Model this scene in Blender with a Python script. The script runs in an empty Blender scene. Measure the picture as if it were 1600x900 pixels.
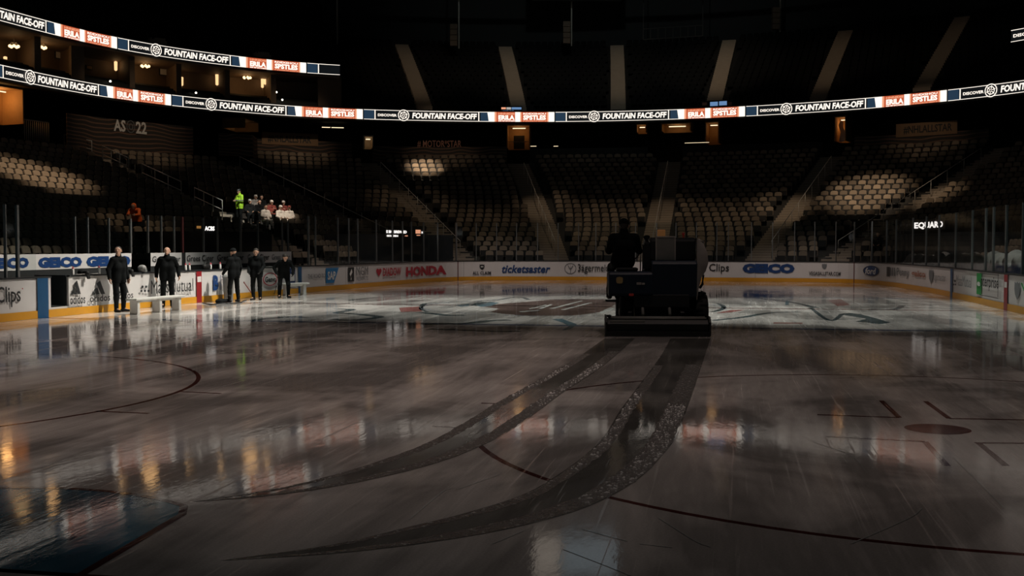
import bpy, bmesh, math, random
import numpy as np
from mathutils import Vector, Matrix
random.seed(7)
rng = np.random.default_rng(5)
PI = math.pi
SC = bpy.context.scene
COL = SC.collection

# ------------------------------------------------------------------ camera model
CX, CY, H = -32.52, -4.66, 1.862
YAW, PIT, F = math.radians(11.41), math.radians(-2.195), 1720.4
C = np.array([CX, CY, H])
cd = np.array([math.cos(YAW)*math.cos(PIT), math.sin(YAW)*math.cos(PIT), math.sin(PIT)])
cr = np.array([math.sin(YAW), -math.cos(YAW), 0.0])
cu = np.cross(cr, cd)

def ray(x, y): return cd + cr*(x-800)/F + cu*(450-y)/F
def at_z(x, y, z=0.0):
    v = ray(x, y)
    return C + v*(z-H)/v[2]
def ice(x, y):
    p = at_z(x, y, 0.0)
    return (float(p[0]), float(p[1]))
def at_depth(x, y, d): return C + ray(x, y)*d
def proj(P):
    P = np.atleast_2d(np.asarray(P, float)) - C
    dep = P @ cd
    return 800+F*(P @ cr)/dep, 450-F*(P @ cu)/dep, dep

cam_data = bpy.data.cameras.new('camera')
cam = bpy.data.objects.new('camera', cam_data)
COL.objects.link(cam)
cam.matrix_world = Matrix(((cr[0], cu[0], -cd[0], CX), (cr[1], cu[1], -cd[1], CY), (cr[2], cu[2], -cd[2], H), (0, 0, 0, 1)))
cam_data.sensor_width = 36
cam_data.lens = 36*F/1600
cam_data.clip_end = 400
SC.camera = cam

# ------------------------------------------------------------------ materials
MATS = {}
def mat(name, col, rough=.6, metal=0., var=.12, scale=6., emit=None, es=0., spec=.5, alpha=None):
    if name in MATS: return MATS[name]
    m = bpy.data.materials.new(name); m.use_nodes = True
    nt = m.node_tree; b = nt.nodes['Principled BSDF']
    b.inputs['Roughness'].default_value = rough
    b.inputs['Metallic'].default_value = metal
    b.inputs['Specular IOR Level'].default_value = spec
    tc = nt.nodes.new('ShaderNodeTexCoord')
    nz = nt.nodes.new('ShaderNodeTexNoise'); nz.inputs['Scale'].default_value = scale; nz.inputs['Detail'].default_value = 3
    nt.links.new(tc.outputs['Object'], nz.inputs['Vector'])
    mx = nt.nodes.new('ShaderNodeMix'); mx.data_type = 'RGBA'
    mx.inputs['A'].default_value = (*[c*(1-var) for c in col], 1)
    mx.inputs['B'].default_value = (*[min(1, c*(1+var)) for c in col], 1)
    nt.links.new(nz.outputs['Fac'], mx.inputs['Factor'])
    nt.links.new(mx.outputs['Result'], b.inputs['Base Color'])
    if emit:
        b.inputs['Emission Color'].default_value = (*emit, 1)
        b.inputs['Emission Strength'].default_value = es
    m.diffuse_color = (*col, 1)
    MATS[name] = m
    return m

def glass_mat():
    m = bpy.data.materials.new('rink_glass'); m.use_nodes = True
    nt = m.node_tree; nt.nodes.clear()
    out = nt.nodes.new('ShaderNodeOutputMaterial')
    tr = nt.nodes.new('ShaderNodeBsdfTransparent'); tr.inputs['Color'].default_value = (.86, .90, .89, 1)
    gl = nt.nodes.new('ShaderNodeBsdfGlossy'); gl.inputs['Roughness'].default_value = .06; gl.inputs['Color'].default_value = (.9, .95, .95, 1)
    fr = nt.nodes.new('ShaderNodeFresnel'); fr.inputs['IOR'].default_value = 1.35
    nz = nt.nodes.new('ShaderNodeTexNoise'); nz.inputs['Scale'].default_value = 3
    mu = nt.nodes.new('ShaderNodeMath'); mu.operation = 'MULTIPLY_ADD'; mu.inputs[1].default_value = .02; mu.inputs[2].default_value = 0
    ad = nt.nodes.new('ShaderNodeMath'); ad.operation = 'ADD'
    nt.links.new(nz.outputs['Fac'], mu.inputs[0]); nt.links.new(mu.outputs[0], ad.inputs[0]); nt.links.new(fr.outputs[0], ad.inputs[1])
    mx = nt.nodes.new('ShaderNodeMixShader')
    nt.links.new(ad.outputs[0], mx.inputs[0]); nt.links.new(tr.outputs[0], mx.inputs[1]); nt.links.new(gl.outputs[0], mx.inputs[2])
    nt.links.new(mx.outputs[0], out.inputs[0])
    return m

def ice_mat(name, base, paint=None):
    """ice sheet; every marking under the ice uses the same gloss with its own colour"""
    m = bpy.data.materials.new(name); m.use_nodes = True
    nt = m.node_tree; N = nt.nodes.new; L = nt.links.new
    b = nt.nodes['Principled BSDF']
    b.inputs['IOR'].default_value = 1.31
    tc = N('ShaderNodeTexCoord')
    def noise(sx, sy, rot, detail=4, rough=.6, dist=0.0):
        mp = N('ShaderNodeMapping'); mp.inputs['Rotation'].default_value = (0, 0, math.radians(rot)); mp.inputs['Scale'].default_value = (sx, sy, 1)
        L(tc.outputs['Object'], mp.inputs['Vector'])
        n = N('ShaderNodeTexNoise'); n.inputs['Scale'].default_value = 1; n.inputs['Detail'].default_value = detail
        n.inputs['Roughness'].default_value = rough; n.inputs['Distortion'].default_value = dist
        L(mp.outputs[0], n.inputs['Vector'])
        return n.outputs['Fac']
    def ramp(src, p0, p1, v0=0., v1=1.):
        r = N('ShaderNodeMapRange'); r.inputs['From Min'].default_value = p0; r.inputs['From Max'].default_value = p1
        r.inputs['To Min'].default_value = v0; r.inputs['To Max'].default_value = v1
        L(src, r.inputs['Value']); return r.outputs[0]
    def math_(op, a, bb):
        r = N('ShaderNodeMath'); r.operation = op
        for i, v in enumerate((a, bb)):
            if isinstance(v, (int, float)): r.inputs[i].default_value = v
            else: L(v, r.inputs[i])
        return r.outputs[0]
    streak = noise(.10, .75, -8, 5, .62, .6)       # long streaks left by earlier passes
    patch = noise(.28, .33, 20, 4, .6, .8)         # wet and frosted patches
    fine = noise(1.2, 9, -14, 3, .6)
    grain = noise(60, 60, 0, 2, .5)
    scr = noise(.35, 22, 28, 2, .45, 1.2)          # hairline scratches
    scr2 = noise(.4, 24, -52, 2, .45, 1.0)
    wet = math_('ADD', ramp(streak, .40, .60), ramp(patch, .42, .62))
    wet = ramp(wet, .35, 1.5)                      # 0 dry frost .. 1 wet
    val = ramp(wet, 0, 1, 1.2, .50)
    val = math_('MULTIPLY', val, ramp(fine, .3, .7, .9, 1.08))
    sc = math_('ADD', ramp(scr, .66, .70), ramp(scr2, .67, .71))
    val = math_('ADD', val, math_('MULTIPLY', sc, .10))
    val = math_('MULTIPLY', val, ramp(grain, .3, .7, .92, 1.08))
    mx = N('ShaderNodeMix'); mx.data_type = 'RGBA'; mx.blend_type = 'MULTIPLY'; mx.inputs['Factor'].default_value = 1
    mx.inputs['A'].default_value = (*base, 1)
    cb = N('ShaderNodeCombineColor')
    for i, t in enumerate((1.0, .995, .985)): L(math_('MULTIPLY', val, t), cb.inputs[i])
    L(cb.outputs[0], mx.inputs['B'])
    L(mx.outputs['Result'], b.inputs['Base Color'])
    ro = ramp(wet, 0, 1, .105, .05)
    ro = math_('ADD', ro, math_('MULTIPLY', sc, .1))
    L(ro, b.inputs['Roughness'])
    bp = N('ShaderNodeBump'); bp.inputs['Strength'].default_value = .10; bp.inputs['Distance'].default_value = .01
    hb = math_('ADD', math_('MULTIPLY', noise(2.2, 7, -12, 4, .6), 1.0), math_('MULTIPLY', grain, .06))
    L(hb, bp.inputs['Height']); L(bp.outputs[0], b.inputs['Normal'])
    return m

def tread_mat():
    """slushy tyre tread left in the wet track; its white speckle is painted sparkle"""
    m = bpy.data.materials.new('tyre_slush_sparkle'); m.use_nodes = True
    nt = m.node_tree; N = nt.nodes.new; L = nt.links.new
    b = nt.nodes['Principled BSDF']; b.inputs['IOR'].default_value = 1.31
    tc = N('ShaderNodeTexCoord')
    v = N('ShaderNodeTexNoise'); v.inputs['Scale'].default_value = 22; v.inputs['Detail'].default_value = 3; v.inputs['Roughness'].default_value = .6
    L(tc.outputs['Object'], v.inputs['Vector'])
    r = N('ShaderNodeMapRange'); r.inputs['From Min'].default_value = .58; r.inputs['From Max'].default_value = .66
    L(v.outputs['Fac'], r.inputs['Value'])
    mx = N('ShaderNodeMix'); mx.data_type = 'RGBA'
    mx.inputs['A'].default_value = (.19, .18, .17, 1); mx.inputs['B'].default_value = (.62, .61, .59, 1)  # pale tone paints the sparkle into the slush colour
    L(r.outputs[0], mx.inputs['Factor']); L(mx.outputs['Result'], b.inputs['Base Color'])
    b.inputs['Roughness'].default_value = .16
    bp = N('ShaderNodeBump'); bp.inputs['Strength'].default_value = 1.; bp.inputs['Distance'].default_value = .05
    L(v.outputs['Fac'], bp.inputs['Height']); L(bp.outputs[0], b.inputs['Normal'])
    return m

def wave_mat():
    m = bpy.data.materials.new('wavy_banner'); m.use_nodes = True
    nt = m.node_tree; N = nt.nodes.new; L = nt.links.new
    b = nt.nodes['Principled BSDF']; b.inputs['Roughness'].default_value = .7
    tc = N('ShaderNodeTexCoord')
    w = N('ShaderNodeTexWave'); w.wave_type = 'BANDS'; w.bands_direction = 'Z'
    w.inputs['Scale'].default_value = 1.3; w.inputs['Distortion'].default_value = 9; w.inputs['Detail'].default_value = .8; w.inputs['Detail Scale'].default_value = .35
    L(tc.outputs['Object'], w.inputs['Vector'])
    r = N('ShaderNodeMapRange'); r.inputs['From Min'].default_value = .72; r.inputs['From Max'].default_value = .85
    L(w.outputs['Fac'], r.inputs['Value'])
    mx = N('ShaderNodeMix'); mx.data_type = 'RGBA'
    mx.inputs['A'].default_value = (.030, .025, .022, 1); mx.inputs['B'].default_value = (.16, .09, .06, 1)
    L(r.outputs[0], mx.inputs['Factor']); L(mx.outputs['Result'], b.inputs['Base Color'])
    return m

M_ice = ice_mat('ice', (.62, .585, .56))
M_wet = ice_mat('ice_wet', (.215, .21, .195))
M_red = ice_mat('ice_red_line', (.12, .035, .03))
M_blue = ice_mat('ice_blue_line', (.05, .10, .22))
M_crease = ice_mat('ice_crease_blue', (.03, .20, .32))
M_creaseline = ice_mat('ice_crease_line', (.09, .02, .02))
M_maroon = ice_mat('ice_maroon', (.16, .105, .095))
M_teal = ice_mat('ice_teal', (.13, .22, .27))
M_navy = ice_mat('ice_navy', (.09, .12, .13))
M_rose = ice_mat('ice_rose', (.35, .14, .13))
M_pale = ice_mat('ice_pale', (.66, .67, .65))
M_slush = tread_mat()
M_wave = wave_mat()
M_glass = glass_mat()

M_board = mat('board_white', (.66, .64, .63), .35, var=.05, scale=2)
M_kick = mat('kick_yellow', (.62, .29, .02), .4, var=.06)
M_cap = mat('cap_dark', (.012, .014, .016), .45)
M_boardblue = mat('board_blue', (.008, .075, .19), .4)
M_boardred = mat('board_red', (.27, .015, .02), .4)
M_ink = mat('ink_black', (.02, .022, .024), .5)
M_inkgrey = mat('ink_grey', (.16, .17, .18), .5)
M_inkblue = mat('ink_blue', (.008, .045, .17), .5)
M_inklight = mat('ink_light_blue', (.03, .22, .50), .5)
M_inkred = mat('ink_red', (.42, .02, .04), .5)
M_inkgreen = mat('ink_green', (.01, .26, .05), .5)
M_inkbrown = mat('ink_brown', (.38, .17, .12), .5)
M_inkwhite = mat('ink_white', (.75, .74, .72), .5)
M_conc = mat('concrete', (.045, .043, .041), .85)
M_step = mat('aisle_step', (.27, .225, .18), .85, scale=3)
M_edge = mat('aisle_nosing', (.60, .52, .42), .7)
M_upstep = mat('upper_aisle_step_lit', (.34, .28, .22), .85, scale=3)  # lighter copy of the aisle step, lit look put into the colour
M_upconc = mat('upper_concrete_shaded', (.006, .006, .006), .9)  # darker copy of the concrete, upper deck shade put into the colour
M_dark = mat('dark_wall', (.012, .014, .015), .8)
M_navywall = mat('navy_wall', (.010, .014, .018), .7)
M_tan = mat('seat_tan', (.33, .26, .185), .75, var=.25, scale=.9)
_nt = M_tan.node_tree; _g = _nt.nodes.new('ShaderNodeNewGeometry'); _mr = _nt.nodes.new('ShaderNodeMapRange'); _mr.inputs['To Min'].default_value = .0; _mr.inputs['To Max'].default_value = 1.
_nt.links.new(_g.outputs['Random Per Island'], _mr.inputs['Value'])
_mx = [n for n in _nt.nodes if n.type == 'MIX'][0]; _nt.links.new(_mr.outputs[0], _mx.inputs['Factor'])
_mx.inputs['A'].default_value = (.11, .085, .062, 1); _mx.inputs['B'].default_value = (.27, .21, .15, 1)
M_seatframe = mat('seat_frame', (.012, .012, .012), .6)
M_updark = mat('seat_upper', (.0035, .004, .0045), .8, var=.3, spec=.2)  # dark grey seats, taken darker so the deck's dimness is in the colour
M_steel = mat('steel_post', (.30, .31, .31), .35, .8)
M_rail = mat('rail_steel', (.62, .60, .55), .4, .2)
M_redpost = mat('post_maroon', (.12, .03, .03), .5)
M_warmwall = mat('warm_wall', (.42, .25, .11), .7)
M_suitewall = mat('suite_wall', (.13, .09, .06), .7)
M_sign = mat('sign_tan', (.25, .15, .08), .7)
M_benchwhite = mat('bench_white', (.62, .61, .58), .5)
M_zam = mat('machine_navy', (.006, .016, .034), .5, 0, spec=.4)
M_zamblack = mat('machine_black', (.010, .011, .012), .55)
M_rubber = mat('rubber', (.012, .012, .012), .85)
M_zamgrey = mat('machine_grey', (.23, .22, .20), .5)
M_zamwhite = mat('machine_white', (.40, .36, .33), .5)
M_gold = mat('badge_gold', (.42, .30, .12), .5)
M_skin = mat('skin', (.50, .29, .20), .55, var=.08)
M_black = mat('cloth_black', (.0035, .0045, .005), .9, spec=.15)
M_black2 = mat('cloth_charcoal', (.006, .007, .0075), .9, spec=.15)
M_boot = mat('boot_black', (.005, .005, .005), .6, spec=.3)
M_hair = mat('hair_dark', (.02, .014, .01), .7)
M_greyhair = mat('hair_grey', (.40, .38, .35), .7)
M_hivis = mat('hi_vis', (.42, .75, .04), .7)
M_hivisgrey = mat('hi_vis_band', (.08, .10, .07), .5)
M_orange = mat('jacket_orange', (.75, .13, .02), .7)
M_whitecloth = mat('cloth_white', (.68, .62, .55), .8)
M_redcloth = mat('cloth_red', (.20, .035, .025), .8)
M_eye = mat('eye_dark', (.02, .015, .012), .2)
M_greybin = mat('bin_grey', (.26, .26, .25), .5)
M_stickred = mat('stick_red', (.25, .04, .03), .5)
M_cloth = mat('cover_pale', (.22, .21, .195), .9, scale=3)

def emis(name, col, s):
    return mat(name, (.02, .02, .02), .5, emit=col, es=s, var=.0)
E_white = emis('led_white', (1., .90, .79), 1.25)
E_black = emis('led_black', (.02, .025, .03), .25)
E_blue = emis('led_blue', (.022, .05, .09), .8)
E_red = emis('led_red', (.62, .115, .045), .9)
E_orange = emis('led_orange', (.9, .38, .22), 1.0)
E_warm = emis('lamp_warm', (1., .62, .28), 3.)
E_warm_soft = emis('lamp_warm_soft', (1., .60, .28), 1.3)
E_dim = emis('panel_amber', (1., .45, .12), .30)
E_tube = emis('tube_white', (1., .80, .50), 1.3)
E_dot = emis('lamp_dot', (1., .90, .75), 5)
E_tv = emis('screen_blue', (.16, .30, .55), .8)
E_tvw = emis('screen_white', (.85, .80, .75), .5)
E_big = emis('video_board', (.9, .95, 1.), 3)
E_sign = emis('sign_white', (1., .90, .86), 1.6)

# ------------------------------------------------------------------ mesh helper
class MB:
    def __init__(s): s.v = []; s.f = []; s.m = []
    def add(s, verts, faces, mi=0):
        o = len(s.v)
        s.v.extend([tuple(map(float, p)) for p in verts])
        s.f.extend([tuple(o+i for i in fc) for fc in faces]); s.m.extend([mi]*len(faces))
    def box(s, c, d, mi=0, rz=0., M=None):
        x, y, z = (q/2 for q in d)
        vs = [(-x,-y,-z),(x,-y,-z),(x,y,-z),(-x,y,-z),(-x,-y,z),(x,-y,z),(x,y,z),(-x,y,z)]
        cz, sz = math.cos(rz), math.sin(rz)
        vs = [(c[0]+a*cz-b*sz, c[1]+a*sz+b*cz, c[2]+e) for a, b, e in vs]
        if M: vs = [tuple(M @ Vector(p)) for p in vs]
        s.add(vs, [(0,3,2,1),(4,5,6,7),(0,1,5,4),(1,2,6,5),(2,3,7,6),(3,0,4,7)], mi)
    def bar(s, a, b, w, t=None, mi=0):
        """rectangular bar from a to b"""
        a, b = Vector(a), Vector(b); t = t or w
        d = (b-a).normalized(); up = Vector((0,0,1)) if abs(d.z) < .95 else Vector((1,0,0))
        x = d.cross(up).normalized(); y = x.cross(d).normalized()
        vs = [p + x*sx*w/2 + y*sy*t/2 for p in (a, b) for sx, sy in ((-1,-1),(1,-1),(1,1),(-1,1))]
        s.add(vs, [(0,1,2,3),(7,6,5,4),(0,4,5,1),(1,5,6,2),(2,6,7,3),(3,7,4,0)], mi)
    def tube(s, pts, r, n=8, mi=0, cap=True):
        pts = [Vector(p) for p in pts]; rings = []
        rr = r if isinstance(r, (list, tuple)) else [r]*len(pts)
        for i, p in enumerate(pts):
            d = (pts[min(i+1, len(pts)-1)] - pts[max(i-1, 0)]).normalized()
            up = Vector((0,0,1)) if abs(d.z) < .9 else Vector((1,0,0))
            x = d.cross(up).normalized(); y = x.cross(d)
            rings.append([p + x*math.cos(2*PI*k/n)*rr[i] + y*math.sin(2*PI*k/n)*rr[i] for k in range(n)])
        o = [q for g in rings for q in g]; fs = []
        for i in range(len(pts)-1):
            for k in range(n):
                fs.append((i*n+k, i*n+(k+1)%n, (i+1)*n+(k+1)%n, (i+1)*n+k))
        if cap:
            fs.append(tuple(range(n-1, -1, -1))); fs.append(tuple(range((len(pts)-1)*n, len(pts)*n)))
        s.add(o, fs, mi)
    def lathe(s, prof, n=20, c=(0,0,0), axis='z', mi=0):
        vs = []; fs = []
        for r, h in prof:
            for k in range(n):
                a = 2*PI*k/n
                p = (r*math.cos(a), r*math.sin(a), h)
                if axis == 'x': p = (h, r*math.cos(a), r*math.sin(a))
                if axis == 'y': p = (r*math.sin(a), h, r*math.cos(a))
                vs.append((c[0]+p[0], c[1]+p[1], c[2]+p[2]))
        for i in range(len(prof)-1):
            for k in range(n):
                fs.append((i*n+k, i*n+(k+1)%n, (i+1)*n+(k+1)%n, (i+1)*n+k))
        fs.append(tuple(range(n-1, -1, -1))); fs.append(tuple(range((len(prof)-1)*n, len(prof)*n)))
        s.add(vs, fs, mi)
    def prism(s, poly, y0, y1, plane='xz', mi=0):
        """extrude a polygon (in the named plane) along the remaining axis"""
        n = len(poly)
        def P(a, b, h): return (a, h, b) if plane == 'xz' else ((h, a, b) if plane == 'yz' else (a, b, h))
        vs = [P(a, b, y0) for a, b in poly] + [P(a, b, y1) for a, b in poly]
        fs = [tuple(range(n)), tuple(range(2*n-1, n-1, -1))] + [(i, n+i, n+(i+1)%n, (i+1)%n) for i in range(n)]
        s.add(vs, fs, mi)
    def build(s, name, mats, parent=None, smooth=False, bevel=0, fix=True, loc=None):
        me = bpy.data.meshes.new(name)
        me.from_pydata(s.v, [], s.f)
        if not isinstance(mats, (list, tuple)): mats = [mats]
        for m in mats: me.materials.append(m)
        if len(mats) > 1: me.polygons.foreach_set('material_index', s.m)
        if fix:
            bm = bmesh.new(); bm.from_mesh(me); bmesh.ops.recalc_face_normals(bm, faces=bm.faces); bm.to_mesh(me); bm.free()
        if smooth: me.polygons.foreach_set('use_smooth', [True]*len(me.polygons))
        me.update()
        o = bpy.data.objects.new(name, me); COL.objects.link(o)
        if loc is not None: o.location = loc
        if parent: o.parent = parent
        if bevel:
            b = o.modifiers.new('bevel', 'BEVEL'); b.width = bevel; b.segments = 2; b.limit_method = 'ANGLE'
        return o

def tag(o, label=None, cat=None, group=None, kind=None):
    if label: o['label'] = label
    if cat: o['category'] = cat
    if group: o['group'] = group
    if kind: o['kind'] = kind
    return o
def empty(name, loc=(0,0,0), rz=0):
    o = bpy.data.objects.new(name, None); o.empty_display_size = .2
    COL.objects.link(o); o.location = loc; o.rotation_euler = (0, 0, rz); return o
def struct(o): o['kind'] = 'structure'; return o

# ------------------------------------------------------------------ plan curves
class Path:
    """a curve in plan running left side -> far end -> right side; n points towards the rink"""
    def __init__(s, P):
        s.P = np.asarray(P, float)
        d = np.diff(s.P, axis=0)
        s.S = np.concatenate([[0], np.cumsum(np.hypot(d[:,0], d[:,1]))])
        t = np.gradient(s.P, axis=0); t /= np.hypot(t[:,0], t[:,1])[:,None]
        s.T = t; s.N = np.stack([t[:,1], -t[:,0]], 1)
    def at(s, q, off=0.):
        q = np.asarray(q, float)
        p = np.stack([np.interp(q, s.S, s.P[:,0]), np.interp(q, s.S, s.P[:,1])], -1)
        n = np.stack([np.interp(q, s.S, s.N[:,0]), np.interp(q, s.S, s.N[:,1])], -1)
        n /= np.hypot(n[...,0], n[...,1])[...,None]
        return p + n*off
    def off(s, d): return Path(s.P + s.N*d)
    def px(s, x, z=0.):
        """arc length where the curve at height z appears at picture column x"""
        Q = np.c_[s.P, np.full(len(s.P), z)]
        X, Y, D = proj(Q); ok = D > 4
        X, S_ = X[ok], s.S[ok]
        k = np.argsort(X)
        return float(np.interp(x, X[k], S_[k])) if X.min() <= x <= X.max() else float(S_[0] if x < X.min() else S_[-1])
    def zat(s, x, y, z=0.):
        q = s.at(s.px(x, z)); v = ray(x, y)
        t = ((q[0]-CX)*cd[0] + (q[1]-CY)*cd[1])/(v[0]*cd[0] + v[1]*cd[1])
        return float(H + t*v[2])
    def strip(s, mb, s0, s1, z0, z1, off=0., mi=0, step=.5, sl0=0., sl1=0.):
        n = max(1, int(math.ceil((s1-s0)/step)))
        u = np.linspace(0, 1, n+1)
        lo = s.at(s0+(s1-s0)*u, off)
        hi = s.at((s0+sl0)+((s1+sl1)-(s0+sl0))*u, off)
        vs = [(*p, z0) for p in lo] + [(*p, z1) for p in hi]
        mb.add(vs, [(i, i+1, n+2+i, n+1+i) for i in range(n)], mi)
    def wall(s, mb, s0, s1, z0, z1, o0, o1, mi=0, step=.6):
        """solid curved wall between offsets o0 and o1"""
        n = max(1, int(math.ceil((s1-s0)/step))); u = np.linspace(s0, s1, n+1)
        a, b = s.at(u, o0), s.at(u, o1)
        vs = [(*p, z0) for p in a]+[(*p, z1) for p in a]+[(*p, z1) for p in b]+[(*p, z0) for p in b]
        m = n+1; fs = []
        for i in range(n):
            for k in range(4):
                k2 = (k+1) % 4
                fs.append((k*m+i, k*m+i+1, k2*m+i+1, k2*m+i))
        fs += [(0, m, 2*m, 3*m), (n, 3*m+n, 2*m+n, m+n)]
        mb.add(vs, fs, mi)

TXT = {}
def text_geo(body, bold=0.02, shear=0.):
    key = (body, bold, shear)
    if key in TXT: return TXT[key]
    cu_ = bpy.data.curves.new('t', 'FONT'); cu_.body = body; cu_.resolution_u = 2; cu_.offset = bold; cu_.shear = shear
    ob = bpy.data.objects.new('t', cu_); COL.objects.link(ob)
    me = bpy.data.meshes.new_from_object(ob.evaluated_get(bpy.context.evaluated_depsgraph_get()))
    V = np.array([v.co[:2] for v in me.vertices]); Fc = [tuple(p.vertices) for p in me.polygons]
    bpy.data.objects.remove(ob); bpy.data.curves.remove(cu_); bpy.data.meshes.remove(me)
    lo, hi = V.min(0), V.max(0)
    TXT[key] = ((V-lo)/(hi-lo), Fc)
    return TXT[key]
def put_text(path, mb, body, s0, s1, z0, z1, off, mi=0, bold=.02, shear=0.):
    V, Fc = text_geo(body, bold, shear)
    q = path.at(s0+V[:,0]*(s1-s0), off)
    mb.add([(a[0], a[1], z0+v[1]*(z1-z0)) for a, v in zip(q, V)], Fc, mi)
def put_poly(path, mb, poly, s0, s1, z0, z1, off, mi=0):
    V = np.array(poly, float); q = path.at(s0+V[:,0]*(s1-s0), off)
    mb.add([(a[0], a[1], z0+v[1]*(z1-z0)) for a, v in zip(q, V)], [tuple(range(len(poly)))], mi)
def put_ring(path, mb, s0, s1, z0, z1, off, t=.15, mi=0, n=28, fill=None):
    vs = []
    for k in range(n):
        a = 2*PI*k/n
        for rr in (1, 1-t): vs.append((.5+.5*rr*math.cos(a), .5+.5*rr*math.sin(a)))
    V = np.array(vs); q = path.at(s0+V[:,0]*(s1-s0), off)
    W = [(a[0], a[1], z0+v[1]*(z1-z0)) for a, v in zip(q, V)]
    mb.add(W, [(2*k, 2*((k+1) % n), 2*((k+1) % n)+1, 2*k+1) for k in range(n)], mi)
    if fill is not None: mb.add(W[1::2], [tuple(range(n))], fill)

def smooth_curve(pts, n=30):
    """Catmull-Rom through the points"""
    P = np.array(pts, float); P = np.vstack([2*P[0]-P[1], P, 2*P[-1]-P[-2]]); out = []
    for i in range(1, len(P)-2):
        p0, p1, p2, p3 = P[i-1:i+3]
        for t in np.linspace(0, 1, n, endpoint=False):
            out.append(.5*((2*p1)+(-p0+p2)*t+(2*p0-5*p1+4*p2-p3)*t*t+(-p0+3*p1-3*p2+p3)*t**3))
    out.append(P[-2]); return np.array(out)

BOARD = Path(smooth_curve([(-27,13.0),(-18,13.0),(-12,12.95),(-7.14,12.8),(.74,12.52),(8,12.08),(13.07,11.55),(19.3,11.0),(22.6,10.6),(24.6,9.75),(25.65,7.9),(26.05,5.4),(26.15,.5),(25.95,-4.76),(25.6,-8.2),(24.6,-10.35),(22.5,-11.3),(19.24,-11.85),(13.81,-12.25),(9.4,-12.36),(1.39,-12.37),(-6,-12.4),(-27,-12.5)]))

# polar radii of the stands about the rink centre (degrees, metres)
RIB = np.array([(125,39.4),(110,34.4),(95,32.5),(80,32.9),(70,34.6),(61,36.9),(56,38.5),(51.1,40.3),(43.6,42.3),(34,44.0),(28.7,44.25),(19.6,44.2),(10,44.2),(-.5,43.7),(-7.9,43.1),(-17.5,42.2),(-25.6,40.9),(-30.9,39.9),(-40,37.6),(-52,34.4),(-65,31.6),(-80,29.6),(-95,29.3),(-115,32)])
def ring_fun(tab, sig=3):
    th = np.arange(-115, 125.01, .5); r = np.interp(th, tab[::-1,0], tab[::-1,1])
    k = np.exp(-.5*(np.arange(-12, 13)/(sig*2))**2); k /= k.sum()
    r = np.convolve(np.pad(r, 12, mode='edge'), k, 'valid')
    return lambda t: np.interp(t, th, r)
r_rib = ring_fun(RIB)
INN = BOARD.P.copy()
def inner_tab():
    a = []
    for q, nn in zip(BOARD.P, BOARD.N):
        th = math.degrees(math.atan2(q[1], q[0]))
        off = 2.0 + (3.0 if th > 0 else 0.3)*np.interp(q[0], [8, 14], [1, 0])
        p = q - nn*off
        a.append((math.degrees(math.atan2(p[1], p[0])), math.hypot(*p)))
    a = np.array(a); a = a[np.argsort(-a[:,0])]
    return a
r_in = ring_fun(inner_tab(), 2)
def r_out(t): return r_rib(t) + np.interp(t, [-40, -15, 8, 30, 60], [3., 1., .6, 2.2, 3.0])
THS = np.arange(122, -112.01, -.75)
def ring(fn): 
    r = fn(THS); a = np.radians(THS)
    return Path(np.c_[r*np.cos(a), r*np.sin(a)])
NR = 22
rise = np.linspace(.27, .37, NR)
ZR = .7 + np.concatenate([[0], np.cumsum(rise)[:-1]])
def r_row(t, i): return r_in(t) + (r_out(t)-r_in(t))*(i/NR)
ROWS = [ring(lambda t, i=i: r_row(t, i)) for i in range(NR+1)]
RIBP = ring(r_rib)
Z1, Z2, RH = H+8.95, H+11.86, .335
def th_px(fn, x, z):
    a = np.radians(THS); r = fn(THS)
    X, Y, D = proj(np.c_[r*np.cos(a), r*np.sin(a), np.full(len(r), z)])
    ok = D > 4; k = np.argsort(X[ok])
    return float(np.interp(x, X[ok][k], THS[ok][k]))
def row_hit(x, y):
    best = None
    for i in range(NR):
        t = th_px(lambda q: r_row(q, i+.3), x, ZR[i]); r = float(r_row(t, i+.3)); a = math.radians(t)
        X, Y, D = proj((r*math.cos(a), r*math.sin(a), ZR[i]))
        e = abs(Y[0]-y)
        if best is None or e < best[0]: best = (e, i, t)
    return best[1], best[2]
def P3(t, r, z): a = math.radians(t); return (r*math.cos(a), r*math.sin(a), z)

# ------------------------------------------------------------------ ice floor and markings
fl = MB()
pin = BOARD.P[(BOARD.P[:,0] > -27.5)]
poly = [(*p, 0.) for p in pin] + [(-34, -12.5, 0.), (-34, 13., 0.)]
fl.add(poly, [tuple(range(len(poly)))])
struct(fl.build('floor_ice', M_ice, fix=False))

def flat(name, polys, m, z, extra=None):
    mb = MB()
    for p in polys: mb.add([(a, b, z) for a, b in p], [tuple(range(len(p)))])
    o = mb.build(name, m, fix=False)
    for f_ in o.data.polygons:
        if f_.normal.z < 0: f_.flip()
    return struct(o)
def line_poly(pts, w):
    """quads along a polyline in plan"""
    P = np.array(pts, float); t = np.gradient(P, axis=0); t /= np.maximum(np.hypot(t[:,0], t[:,1]), 1e-6)[:,None]
    n = np.stack([-t[:,1], t[:,0]], 1)*w/2
    return [[tuple(P[i]+n[i]), tuple(P[i]-n[i]), tuple(P[i+1]-n[i+1]), tuple(P[i+1]+n[i+1])] for i in range(len(P)-1)]
def circ(c, r, n=96, a0=0, a1=2*PI): return [(c[0]+r*math.cos(a0+(a1-a0)*k/n), c[1]+r*math.sin(a0+(a1-a0)*k/n)) for k in range(n+1)]
ZM = .0012
CR, CL = (-20.75, -6.7), (-20.35, 6.95)
reds = []
for c in (CR, CL):
    reds += line_poly(circ(c, 4.72), .062)
    reds.append(circ(c, .32, 40)[:-1])
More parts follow.
